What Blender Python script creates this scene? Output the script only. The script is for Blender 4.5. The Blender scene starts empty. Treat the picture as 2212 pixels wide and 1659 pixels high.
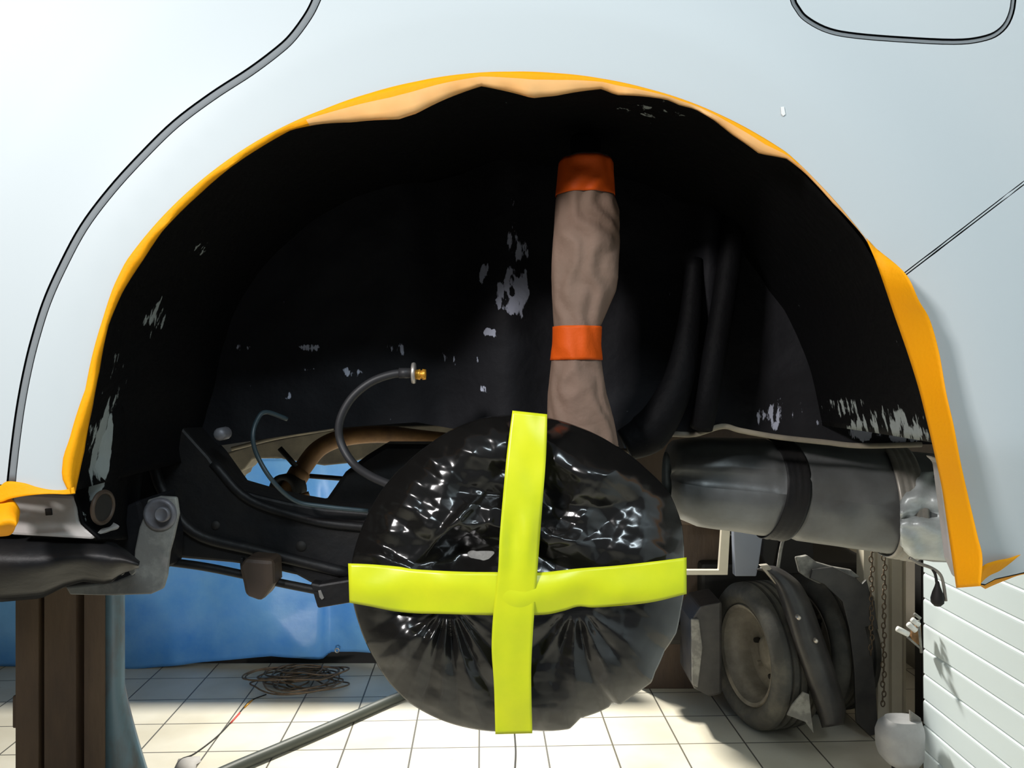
import bpy, bmesh, math, random
from mathutils import Vector, Matrix, noise
from mathutils.geometry import tessellate_polygon

random.seed(7)
SC = bpy.context.scene
COL = SC.collection

# ------------------------------------------------------------------ camera
CAMY, CAMZ, F = -0.77, 1.62, 1800.0        # camera place (m), focal length (px of 2212)
PX0, PY0 = 1106.0, 805.0                   # principal column, horizon row
cam = bpy.data.cameras.new('camera')
cam.sensor_width = 36.0
cam.lens = F / 2212.0 * 36.0
cam.shift_y = -(829.5 - PY0) / 2212.0
cam.clip_start = 0.02
camo = bpy.data.objects.new('camera', cam)
COL.objects.link(camo)
camo.location = (0, CAMY, CAMZ)
camo.rotation_euler = (math.radians(90), 0, 0)
SC.camera = camo

# ------------------------------------------------------------------ world, lights, exposure
w = bpy.data.worlds.new('world'); SC.world = w; w.use_nodes = True
bg = w.node_tree.nodes['Background']
bg.inputs[0].default_value = (0.80, 0.90, 1.0, 1)
bg.inputs[1].default_value = 0.11
vs = SC.view_settings
vs.view_transform = 'Standard'; vs.look = 'None'; vs.gamma = 1; vs.use_curve_mapping = False
vs.exposure = 0.0


def area(name, loc, target, size, power, col, size_y=None):
    l = bpy.data.lights.new(name, 'AREA')
    l.energy = power; l.color = col; l.size = size
    if size_y:
        l.shape = 'RECTANGLE'; l.size_y = size_y
    o = bpy.data.objects.new(name, l); COL.objects.link(o)
    o.location = loc
    d = Vector(target) - Vector(loc)
    o.rotation_euler = d.to_track_quat('-Z', 'Y').to_euler()
    return o


area('work_lamp', (-1.15, -1.35, 2.45), (0.0, 0.0, 1.75), 0.32, 37, (1.0, 0.965, 0.955), 0.16)
area('ceiling_tube', (0.6, -2.0, 3.3), (0.3, 0.6, 1.6), 1.4, 34, (0.80, 0.93, 1.0), 0.12)
rl_ = area('rear_ceiling_lamp', (-0.1, 4.75, 3.1), (-0.1, 2.6, 0.0), 0.4, 150, (1.0, 0.96, 0.86), 0.25)
rl_.data.spread = math.radians(120)
area('side_ceiling_lamp', (-1.2, 2.7, 3.3), (-1.0, 3.6, 0.3), 0.9, 0.5, (0.95, 0.97, 1.0), 0.2)
fl_ = area('tarp_fill_light', (-0.45, 0.25, 0.40), (-0.45, 3.8, 0.85), 0.3, 5.5, (1.0, 0.96, 0.92), 0.2)  # added fill, out of view: low beam that brightens the tarpaulin front
fl_.data.spread = math.radians(60)
area('door_side_lamp', (0.9, 1.9, 3.2), (1.6, 2.3, 0.8), 0.6, 2, (0.93, 0.98, 1.0), 0.2)

# ------------------------------------------------------------------ helpers


def P(px, py, y):
    d = y - CAMY
    return Vector(((px - PX0) / F * d, y, CAMZ - (py - PY0) / F * d))


def mat(name, col, rough=0.5, metal=0.0, spec=0.5, noise_amt=0.0, noise_scale=20.0, col2=None,
        bump=0.0, bump_scale=60.0, coat=0.0, transl=0.0, detail=6.0, thr=None, sheen=0.0, stretch=None):
    m = bpy.data.materials.new(name); m.use_nodes = True
    nt = m.node_tree; nd = nt.nodes; ln = nt.links
    b = nd['Principled BSDF']
    b.inputs['Base Color'].default_value = (*col, 1)
    b.inputs['Roughness'].default_value = rough
    b.inputs['Metallic'].default_value = metal
    b.inputs['Specular IOR Level'].default_value = spec
    b.inputs['Coat Weight'].default_value = coat
    b.inputs['Coat Roughness'].default_value = 0.08
    tc = nd.new('ShaderNodeTexCoord')
    vec = tc.outputs['Object']
    if stretch:
        mp = nd.new('ShaderNodeMapping'); mp.inputs['Scale'].default_value = stretch
        ln.new(vec, mp.inputs['Vector']); vec = mp.outputs[0]
    if col2 is not None:
        n = nd.new('ShaderNodeTexNoise'); n.inputs['Scale'].default_value = noise_scale
        n.inputs['Detail'].default_value = detail; n.inputs['Roughness'].default_value = 0.62
        ln.new(vec, n.inputs['Vector'])
        r = nd.new('ShaderNodeValToRGB')
        lo, hi = thr if thr else (0.35, 0.65)
        r.color_ramp.elements[0].position = lo; r.color_ramp.elements[1].position = hi
        r.color_ramp.elements[0].color = (*col, 1); r.color_ramp.elements[1].color = (*col2, 1)
        ln.new(n.outputs['Fac'], r.inputs[0]); ln.new(r.outputs[0], b.inputs['Base Color'])
    if bump:
        n2 = nd.new('ShaderNodeTexNoise'); n2.inputs['Scale'].default_value = bump_scale
        n2.inputs['Detail'].default_value = 5
        ln.new(vec, n2.inputs['Vector'])
        bp = nd.new('ShaderNodeBump'); bp.inputs['Strength'].default_value = bump
        bp.inputs['Distance'].default_value = 0.004
        ln.new(n2.outputs['Fac'], bp.inputs['Height']); ln.new(bp.outputs[0], b.inputs['Normal'])
    if transl:
        t = nd.new('ShaderNodeBsdfTranslucent'); t.inputs[0].default_value = (*col, 1)
        mx = nd.new('ShaderNodeMixShader'); mx.inputs[0].default_value = transl
        ln.new(b.outputs[0], mx.inputs[1]); ln.new(t.outputs[0], mx.inputs[2])
        ln.new(mx.outputs[0], nd['Material Output'].inputs['Surface'])
    return m


def meshobj(name, verts, faces, m, parent=None, smooth=True, normals=None):
    me = bpy.data.meshes.new(name)
    me.from_pydata([tuple(v) for v in verts], [], faces)
    me.validate(); me.update()
    if smooth:
        me.polygons.foreach_set('use_smooth', [True] * len(me.polygons))
    ms = m if isinstance(m, (list, tuple)) else [m]
    for x in ms:
        me.materials.append(x)
    o = bpy.data.objects.new(name, me); COL.objects.link(o)
    if parent:
        o.parent = parent
    return o


def tag(o, label=None, cat=None, group=None, kind=None):
    if label: o['label'] = label
    if cat: o['category'] = cat
    if group: o['group'] = group
    if kind: o['kind'] = kind
    return o


def empty(name, loc, label, cat, group=None):
    o = bpy.data.objects.new(name, None); COL.objects.link(o)
    o.location = loc
    o.empty_display_size = 0.1
    tag(o, label, cat, group)
    return o


def adopt(child, root):
    """parent while keeping world coordinates that were modelled in the mesh"""
    child.parent = root
    child.matrix_parent_inverse = Matrix.Translation(-Vector(root.location))
    return child


def rebase(o):
    """put the origin of a mesh thing at the middle of its base"""
    vs_ = [v.co.copy() for v in o.data.vertices]
    lo = Vector((min(v.x for v in vs_), min(v.y for v in vs_), min(v.z for v in vs_)))
    hi = Vector((max(v.x for v in vs_), max(v.y for v in vs_), max(v.z for v in vs_)))
    c = Vector(((lo.x + hi.x) / 2, (lo.y + hi.y) / 2, lo.z))
    o.data.transform(Matrix.Translation(-c))
    o.location = c
    return o


def catmull(pts, n=8, closed=False):
    pts = [Vector(p) for p in pts]
    out = []
    N = len(pts)
    rng = range(N) if closed else range(N - 1)
    for i in rng:
        if closed:
            p0, p1, p2, p3 = pts[(i - 1) % N], pts[i], pts[(i + 1) % N], pts[(i + 2) % N]
        else:
            p0 = pts[i - 1] if i > 0 else pts[0] * 2 - pts[1]
            p1, p2 = pts[i], pts[i + 1]
            p3 = pts[i + 2] if i + 2 < N else pts[-1] * 2 - pts[-2]
        for k in range(n):
            t = k / n
            out.append(0.5 * ((2 * p1) + (p2 - p0) * t + (2 * p0 - 5 * p1 + 4 * p2 - p3) * t * t
                              + (3 * p1 - p0 - 3 * p2 + p3) * t ** 3))
    if not closed:
        out.append(pts[-1])
    return out


def tube_data(pts, rad, seg=12, closed=False, V=None, Fc=None, caps=True):
    V = [] if V is None else V; Fc = [] if Fc is None else Fc
    base = len(V)
    pts = [Vector(p) for p in pts]; N = len(pts)
    up = Vector((0, 0, 1))
    prev = None
    for i, p in enumerate(pts):
        if closed:
            t = pts[(i + 1) % N] - pts[i - 1]
        else:
            t = pts[min(i + 1, N - 1)] - pts[max(i - 1, 0)]
        t.normalize()
        if prev is None:
            a = up.cross(t)
            if a.length < 1e-3: a = Vector((1, 0, 0)).cross(t)
        else:
            a = prev - t * prev.dot(t)
        a.normalize(); prev = a
        b = t.cross(a)
        r = rad[i] if isinstance(rad, (list, tuple)) else rad
        for k in range(seg):
            an = 2 * math.pi * k / seg
            V.append(p + a * math.cos(an) * r + b * math.sin(an) * r)
    R = N if closed else N - 1
    for i in range(R):
        for k in range(seg):
            a0 = base + i * seg + k; a1 = base + i * seg + (k + 1) % seg
            b0 = base + ((i + 1) % N) * seg + k; b1 = base + ((i + 1) % N) * seg + (k + 1) % seg
            Fc.append((a0, b0, b1, a1))
    if caps and not closed:
        Fc.append(tuple(base + k for k in range(seg)))
        Fc.append(tuple(base + (N - 1) * seg + k for k in reversed(range(seg))))
    return V, Fc


def tube(name, pts, rad, m, parent=None, seg=12, smoothn=6, closed=False):
    if smoothn > 1:
        pp = catmull(pts, smoothn, closed)
        if isinstance(rad, (list, tuple)):
            rr = []
            for i in range(len(rad) - 1):
                for k in range(smoothn):
                    rr.append(rad[i] + (rad[i + 1] - rad[i]) * k / smoothn)
            rr.append(rad[-1]); rad = rr
        pts = pp
    V, Fc = tube_data(pts, rad, seg, closed)
    return meshobj(name, V, Fc, m, parent)


def box_data(lo, hi, V, Fc, rot=None, c=None):
    b = len(V)
    for z in (lo[2], hi[2]):
        for x, y in ((lo[0], lo[1]), (hi[0], lo[1]), (hi[0], hi[1]), (lo[0], hi[1])):
            V.append(Vector((x, y, z)))
    for f in ((0, 3, 2, 1), (4, 5, 6, 7), (0, 1, 5, 4), (1, 2, 6, 5), (2, 3, 7, 6), (3, 0, 4, 7)):
        Fc.append(tuple(b + i for i in f))


def bevel(o, wd=0.003, seg=2, ang=35):
    md = o.modifiers.new('bevel', 'BEVEL'); md.width = wd; md.segments = seg
    md.limit_method = 'ANGLE'; md.angle_limit = math.radians(ang)
    return o


def autosmooth(o, ang=35):
    me = o.data
    bm = bmesh.new(); bm.from_mesh(me)
    for e in bm.edges:
        if len(e.link_faces) == 2 and e.calc_face_angle(0) > math.radians(ang):
            e.smooth = False
    bm.to_mesh(me); bm.free()
    return o


def box(name, lo, hi, m, parent=None, bev=0.0):
    V, Fc = [], []; box_data(lo, hi, V, Fc)
    o = meshobj(name, V, Fc, m, parent, smooth=False)
    if bev: bevel(o, bev)
    return o


def slab(name, pix, y, th, m, parent=None, bev=0.003, warp=None):
    """plate whose outline is given in the plane y and that is th thick away from the viewer"""
    V = [P(a, b, y) for a, b in pix]
    n = len(V)
    V2 = [v + Vector((0, th, 0)) for v in V]
    if warp:
        V = [warp(v) for v in V]; V2 = [warp(v) for v in V2]
    bm = bmesh.new()
    a = [bm.verts.new(v) for v in V]; b = [bm.verts.new(v) for v in V2]
    bm.faces.new(a); bm.faces.new(list(reversed(b)))
    for i in range(n):
        j = (i + 1) % n
        bm.faces.new((a[i], b[i], b[j], a[j]))
    bmesh.ops.recalc_face_normals(bm, faces=bm.faces)
    big = [f for f in bm.faces if len(f.verts) > 4]
    bmesh.ops.triangulate(bm, faces=big)
    me = bpy.data.meshes.new(name); bm.to_mesh(me); bm.free()
    me.materials.append(m)
    o = bpy.data.objects.new(name, me); COL.objects.link(o)
    if parent: o.parent = parent
    if bev: bevel(o, bev, 2, 40)
    return o


def lathe_data(profile, seg, M, V, Fc, closed_profile=False):
    """profile of (axial, radius) about local x, placed with matrix M"""
    base = len(V); n = len(profile)
    for k in range(seg):
        an = 2 * math.pi * k / seg
        for (a, r) in profile:
            V.append(M @ Vector((a, r * math.cos(an), r * math.sin(an))))
    rng = n if closed_profile else n - 1
    for k in range(seg):
        k2 = (k + 1) % seg
        for i in range(rng):
            i2 = (i + 1) % n
            Fc.append((base + k * n + i, base + k * n + i2, base + k2 * n + i2, base + k2 * n + i))
    return V, Fc


def grid_obj(name, rows, m, parent=None, solid=0.0, smooth=True, offset=0.0):
    V = []; Fc = []
    n = len(rows[0])
    for r in rows: V += list(r)
    for i in range(len(rows) - 1):
        for j in range(n - 1):
            Fc.append((i * n + j, i * n + j + 1, (i + 1) * n + j + 1, (i + 1) * n + j))
    o = meshobj(name, V, Fc, m, parent, smooth)
    if solid:
        s = o.modifiers.new('solid', 'SOLIDIFY'); s.thickness = solid; s.offset = offset
    return o


def sm(t):
    t = max(0.0, min(1.0, t)); return t * t * (3 - 2 * t)


def interp(tab, x):
    if x <= tab[0][0]: return tab[0][1]
    for (a, va), (b, vb) in zip(tab, tab[1:]):
        if x <= b:
            return va + (vb - va) * (x - a) / (b - a)
    return tab[-1][1]


# ------------------------------------------------------------------ materials
M_paint = mat('white_car_paint', (0.51, 0.56, 0.575), rough=0.5, coat=0.0, spec=0.35)
M_sillpaint = mat('dusty_white_paint', (0.50, 0.46, 0.45), rough=0.6, col2=(0.36, 0.35, 0.33), noise_scale=14)
M_seal = mat('seal_rubber', (0.19, 0.21, 0.22), rough=0.7)
M_orange = mat('orange_masking_tape', (1.0, 0.40, 0.003), rough=0.6, spec=0.2, transl=0.12,
               col2=(1.0, 0.44, 0.004), noise_scale=8, bump=0.12, bump_scale=300)
M_peach = mat('tape_adhesive_side', (1.0, 0.62, 0.27), rough=0.4, spec=0.4, transl=0.15,
              col2=(1.0, 0.52, 0.17), noise_scale=9)
M_orange2 = mat('orange_paper_tape', (0.62, 0.085, 0.005), rough=0.6, spec=0.2, bump=0.1, bump_scale=300)
M_lime = mat('lime_tape', (0.80, 0.83, 0.02), rough=0.3, spec=0.4, transl=0.06,
             col2=(0.58, 0.70, 0.02), noise_scale=5)
M_kraft = mat('brown_masking_paper', (0.225, 0.148, 0.112), rough=0.75, spec=0.2,
              col2=(0.18, 0.122, 0.09), noise_scale=12, bump=0.3, bump_scale=90)
M_bag = mat('black_plastic_film', (0.0075, 0.007, 0.0065), rough=0.19, spec=0.7, bump=0.08, bump_scale=30)
M_black = mat('black_steel', (0.0075, 0.008, 0.0095), rough=0.5, spec=0.28, bump=0.4, bump_scale=40,
              col2=(0.012, 0.011, 0.0105), noise_scale=18)
M_hose = mat('black_hose_rubber', (0.022, 0.022, 0.024), rough=0.5, spec=0.4)
M_cable = mat('bluish_cable', (0.03, 0.05, 0.06), rough=0.4, spec=0.5)
M_rust = mat('rusty_steel', (0.16, 0.085, 0.04), rough=0.6, metal=0.2, col2=(0.36, 0.19, 0.07), noise_scale=14, bump=0.3)
M_grey = mat('dirty_grey_steel', (0.17, 0.165, 0.155), rough=0.65, col2=(0.28, 0.275, 0.25), noise_scale=22,
             bump=0.4, thr=(0.45, 0.6))
M_zinc = mat('zinc_bolt', (0.20, 0.20, 0.22), rough=0.5, metal=0.3, col2=(0.14, 0.13, 0.14), noise_scale=60)
M_brass = mat('brass_fitting', (0.75, 0.36, 0.04), rough=0.35, metal=0.6)
M_muff = mat('aluminised_steel', (0.20, 0.21, 0.21), rough=0.42, metal=0.55, col2=(0.13, 0.13, 0.125),
             noise_scale=7, bump=0.3, bump_scale=25)
M_strap = mat('worn_strap_metal', (0.34, 0.32, 0.28), rough=0.45, metal=0.4, col2=(0.22, 0.20, 0.17), noise_scale=25)
M_foil = mat('pale_heat_shield', (0.62, 0.66, 0.66), rough=0.45, metal=0.3, col2=(0.42, 0.45, 0.44),
             noise_scale=18, bump=0.8, bump_scale=20)
M_dirt = mat('dirty_beige_paint', (0.30, 0.26, 0.19), rough=0.8, col2=(0.17, 0.15, 0.12), noise_scale=16)
M_tarp = mat('blue_tarpaulin', (0.055, 0.29, 0.84), rough=0.36, spec=0.5, col2=(0.19, 0.48, 0.90),
             noise_scale=2.2, bump=0.5, bump_scale=14, detail=9, transl=0.03)
M_grom = mat('grommet_metal', (0.6, 0.55, 0.5), rough=0.4, metal=0.7)
M_brown = mat('grimy_brown_steel', (0.052, 0.034, 0.024), rough=0.6, col2=(0.10, 0.066, 0.04), noise_scale=6,
              bump=0.4, stretch=(1, 1, 0.25))
M_bluecol = mat('worn_blue_paint', (0.06, 0.115, 0.15), rough=0.5, col2=(0.055, 0.04, 0.03), noise_scale=5,
                thr=(0.46, 0.6), stretch=(1, 1, 0.3))
M_tyre = mat('dusty_tyre_rubber', (0.052, 0.052, 0.050), rough=0.8, col2=(0.125, 0.118, 0.10), noise_scale=7,
             bump=0.3, bump_scale=50, thr=(0.42, 0.68))
M_rim = mat('dusty_wheel_steel', (0.22, 0.20, 0.17), rough=0.6, metal=0.2, col2=(0.38, 0.35, 0.30), noise_scale=10)
M_flap = mat('black_mudguard_plastic', (0.022, 0.021, 0.023), rough=0.42, col2=(0.05, 0.047, 0.045), noise_scale=9)
M_beige = mat('beige_enamel', (0.66, 0.60, 0.48), rough=0.5, col2=(0.55, 0.50, 0.40), noise_scale=3)
M_cream = mat('cream_wall', (0.22, 0.20, 0.165), rough=0.7, col2=(0.19, 0.17, 0.14), noise_scale=2)
M_door = mat('white_door_panel', (0.68, 0.77, 0.80), rough=0.5)
M_dark = mat('dark_rubber_strip', (0.010, 0.009, 0.008), rough=0.7)
M_cone = mat('grey_plastic_cover', (0.40, 0.40, 0.41), rough=0.5, col2=(0.32, 0.32, 0.33), noise_scale=10)
M_chain = mat('rusty_chain', (0.10, 0.075, 0.05), rough=0.6, metal=0.4, col2=(0.2, 0.14, 0.09), noise_scale=30)
M_rag = mat('grey_scrap', (0.42, 0.40, 0.38), rough=0.8)
M_white = mat('white_latch_paint', (0.8, 0.8, 0.78), rough=0.4)
M_red = mat('red_insulation', (0.5, 0.05, 0.04), rough=0.5)
M_ceil = mat('ceiling_paint', (0.16, 0.16, 0.16), rough=0.8)

# undercoat with worn-through paint (attribute 'wear' sets where the coat has gone)


def undercoat(name, wear_col, base=0.0034):
    m = mat(name, (base, base, base * 1.15), rough=0.65, spec=0.08, bump=0.4, bump_scale=70)
    nt = m.node_tree; nd = nt.nodes; ln = nt.links; b = nd['Principled BSDF']
    at = nd.new('ShaderNodeAttribute'); at.attribute_name = 'wear'
    tc = nd.new('ShaderNodeTexCoord')
    mp = nd.new('ShaderNodeMapping'); mp.inputs['Scale'].default_value = (1.0, 1.0, 0.30)
    n = nd.new('ShaderNodeTexNoise'); n.inputs['Scale'].default_value = 95; n.inputs['Detail'].default_value = 5
    n.inputs['Roughness'].default_value = 0.6
    ln.new(tc.outputs['Object'], mp.inputs[0]); ln.new(mp.outputs[0], n.inputs['Vector'])
    mr = nd.new('ShaderNodeMapRange')
    mr.inputs['From Min'].default_value = 0.25; mr.inputs['From Max'].default_value = 0.75
    ln.new(n.outputs['Fac'], mr.inputs[0])
    s = nd.new('ShaderNodeMath'); s.operation = 'SUBTRACT'
    ln.new(at.outputs['Fac'], s.inputs[0]); ln.new(mr.outputs[0], s.inputs[1])
    r = nd.new('ShaderNodeMapRange'); r.inputs['From Min'].default_value = -0.02; r.inputs['From Max'].default_value = 0.06
    ln.new(s.outputs[0], r.inputs[0])
    mx = nd.new('ShaderNodeMix'); mx.data_type = 'RGBA'
    mx.inputs[6].default_value = (base, base, base * 1.15, 1); mx.inputs[7].default_value = (*wear_col, 1)
    ln.new(r.outputs[0], mx.inputs[0]); ln.new(mx.outputs[2], b.inputs['Base Color'])
    return m


M_under = undercoat('black_undercoat_lifted', (0.36, 0.38, 0.46), base=0.012)  # base black lifted in the colour, since the inner wall lies in shadow
M_under2 = undercoat('black_undercoat_dimmed_over_primer', (0.27, 0.30, 0.295))  # same coat, base darkened to offset lamp light on the tunnel; primer where worn

# ------------------------------------------------------------------ floor and room
TILE_O = (-0.142, 2.834); TILE = 0.2905; YAW = math.radians(2.1)


def floor_mat():
    m = bpy.data.materials.new('floor_tiles'); m.use_nodes = True
    nt = m.node_tree; nd = nt.nodes; ln = nt.links; b = nd['Principled BSDF']
    g = nd.new('ShaderNodeNewGeometry')
    mp = nd.new('ShaderNodeMapping'); mp.vector_type = 'TEXTURE'
    mp.inputs['Location'].default_value = (TILE_O[0], TILE_O[1], 0)
    mp.inputs['Rotation'].default_value = (0, 0, YAW)
    mp.inputs['Scale'].default_value = (TILE, TILE, TILE)
    ln.new(g.outputs['Position'], mp.inputs[0])
    sx = nd.new('ShaderNodeSeparateXYZ'); ln.new(mp.outputs[0], sx.inputs[0])
    ds = []
    for ax in (0, 1):
        fr = nd.new('ShaderNodeMath'); fr.operation = 'FRACT'; ln.new(sx.outputs[ax], fr.inputs[0])
        a = nd.new('ShaderNodeMath'); a.operation = 'SUBTRACT'; ln.new(fr.outputs[0], a.inputs[0]); a.inputs[1].default_value = 0.5
        c = nd.new('ShaderNodeMath'); c.operation = 'ABSOLUTE'; ln.new(a.outputs[0], c.inputs[0]); ds.append(c)
    mxm = nd.new('ShaderNodeMath'); mxm.operation = 'MAXIMUM'
    ln.new(ds[0].outputs[0], mxm.inputs[0]); ln.new(ds[1].outputs[0], mxm.inputs[1])
    gr = nd.new('ShaderNodeMapRange'); gr.inputs['From Min'].default_value = 0.4865; gr.inputs['From Max'].default_value = 0.4915
    ln.new(mxm.outputs[0], gr.inputs[0])
    n = nd.new('ShaderNodeTexNoise'); n.inputs['Scale'].default_value = 2.5; n.inputs['Detail'].default_value = 8
    ln.new(g.outputs['Position'], n.inputs['Vector'])
    r = nd.new('ShaderNodeValToRGB')
    r.color_ramp.elements[0].position = 0.3; r.color_ramp.elements[0].color = (0.60, 0.55, 0.43, 1)
    r.color_ramp.elements[1].position = 0.6; r.color_ramp.elements[1].color = (0.74, 0.70, 0.59, 1)
    ln.new(n.outputs['Fac'], r.inputs[0])
    # stains
    n2 = nd.new('ShaderNodeTexNoise'); n2.inputs['Scale'].default_value = 9; n2.inputs['Detail'].default_value = 3
    ln.new(g.outputs['Position'], n2.inputs['Vector'])
    s2 = nd.new('ShaderNodeMapRange'); s2.inputs['From Min'].default_value = 0.715; s2.inputs['From Max'].default_value = 0.76
    s2.inputs['To Max'].default_value = 0.75
    ln.new(n2.outputs['Fac'], s2.inputs[0])
    m1 = nd.new('ShaderNodeMix'); m1.data_type = 'RGBA'; m1.inputs[7].default_value = (0.16, 0.14, 0.11, 1)
    ln.new(s2.outputs[0], m1.inputs[0]); ln.new(r.outputs[0], m1.inputs[6])
    m2 = nd.new('ShaderNodeMix'); m2.data_type = 'RGBA'; m2.inputs[7].default_value = (0.13, 0.12, 0.10, 1)
    ln.new(gr.outputs[0], m2.inputs[0]); ln.new(m1.outputs[2], m2.inputs[6])
    ln.new(m2.outputs[2], b.inputs['Base Color'])
    b.inputs['Roughness'].default_value = 0.32; b.inputs['Specular IOR Level'].default_value = 0.4
    bp = nd.new('ShaderNodeBump'); bp.invert = True; bp.inputs['Distance'].default_value = 0.002
    ln.new(gr.outputs[0], bp.inputs['Height']); ln.new(bp.outputs[0], b.inputs['Normal'])
    return m


tag(box('floor', (-5, -3, -0.1), (3.2, 6.6, 0.0), floor_mat()), kind='structure')
tag(box('wall_back', (-5, 6.6, 0.0), (3.2, 6.7, 3.6), M_cream), kind='structure')
tag(box('wall_left', (-5.1, -3, 0.0), (-5, 6.6, 3.6), M_cream), kind='structure')
tag(box('ceiling', (-5, 0.5, 3.6), (3.2, 6.6, 3.7), M_ceil), kind='structure')

# sectional door on the right: horizontal ribs 0.1 m apart
XD = 1.63
rows = []
zz = 0.02
prof = []
while zz < 3.2:
    prof += [(zz, 0.0), (zz + 0.006, 0.006), (zz + 0.012, 0.0), (zz + 0.094, -0.001)]
    zz += 0.1
V = []; Fc = []
for yy in (-2.2, 2.53):
    for z_, d_ in prof:
        V.append(Vector((XD + d_, yy, z_)))
n = len(prof)
for i in range(n - 1):
    Fc.append((i, i + n, i + n + 1, i + 1))
door = meshobj('door_1', V, Fc, M_door, smooth=False)
s = door.modifiers.new('s', 'SOLIDIFY'); s.thickness = 0.04; s.offset = 1
tag(door, 'white ribbed sectional garage door at the right', None, kind='structure')
tag(box('trim_1', (XD + 0.012, 2.531, 0.0), (XD + 0.05, 2.56, 3.2), M_dark), kind='structure')
tag(box('trim_2', (1.90, 3.10, 0.0), (2.03, 3.16, 3.4), M_dark), kind='structure')
tag(box('wall_right', (2.2, 2.0, 0.0), (2.3, 6.6, 3.6), M_cream), kind='structure')

# beige folded-sheet post beside the door (visible 1868..1955)


def fold_panel(name, pxl, pxr, y, z0, z1, nrib, m, depth=0.018):
    xl = P(pxl, 0, y).x; xr = P(pxr, 0, y).x
    pts = []
    w_ = (xr - xl) / nrib
    for i in range(nrib):
        a = xl + i * w_
        pts += [(a, 0), (a + w_ * 0.72, 0), (a + w_ * 0.78, depth), (a + w_ * 0.94, depth)]
    pts.append((xr, 0))
    pts += [(xr, 0.08), (xl, 0.08)]
    V = [Vector((a, y + b, z0)) for a, b in pts] + [Vector((a, y + b, z1)) for a, b in pts]
    n = len(pts)
    Fc = [(i, (i + 1) % n, n + (i + 1) % n, n + i) for i in range(n)]
    Fc.append(tuple(range(n - 1, -1, -1))); Fc.append(tuple(range(n, 2 * n)))
    return meshobj(name, V, Fc, m, smooth=False)


tag(fold_panel('wall_corner', 1866, 1957, 3.02, 0.0, 3.3, 3, M_beige), kind='structure')
tag(fold_panel('wall_side', 1745, 1905, 4.4, 0.0, 3.3, 7, M_beige, 0.012), kind='structure')

# ------------------------------------------------------------------ the car on the lift
CAR = empty('car', (-0.6, 0.9, 1.35), 'white car raised on the lift with its rear wheel removed', 'car')
CX, CZ = P(1118, 1050, 0).x, P(1118, 1050, 0).z


def ysurf(x, z, bumper=False):
    r = math.hypot(x - CX, z - CZ)
    y = 0.022 * sm((r - 0.435) / 0.15)
    if z > 1.93: y += 0.16 * (z - 1.93) ** 2
    if x > 0.56: y += 0.9 * (x - 0.56) ** 2
    if bumper:
        t = (1.551 - z)
        k = 0.006
        y += 0.22 * (k * math.log1p(math.exp(max(-40, min(40, t / k)))))
    return y


def PB(px, py, bumper=False):
    v = P(px, py, 0)
    for _ in range(6):
        v = P(px, py, ysurf(v.x, v.z, bumper))
    return (v.x, v.z)


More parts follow.
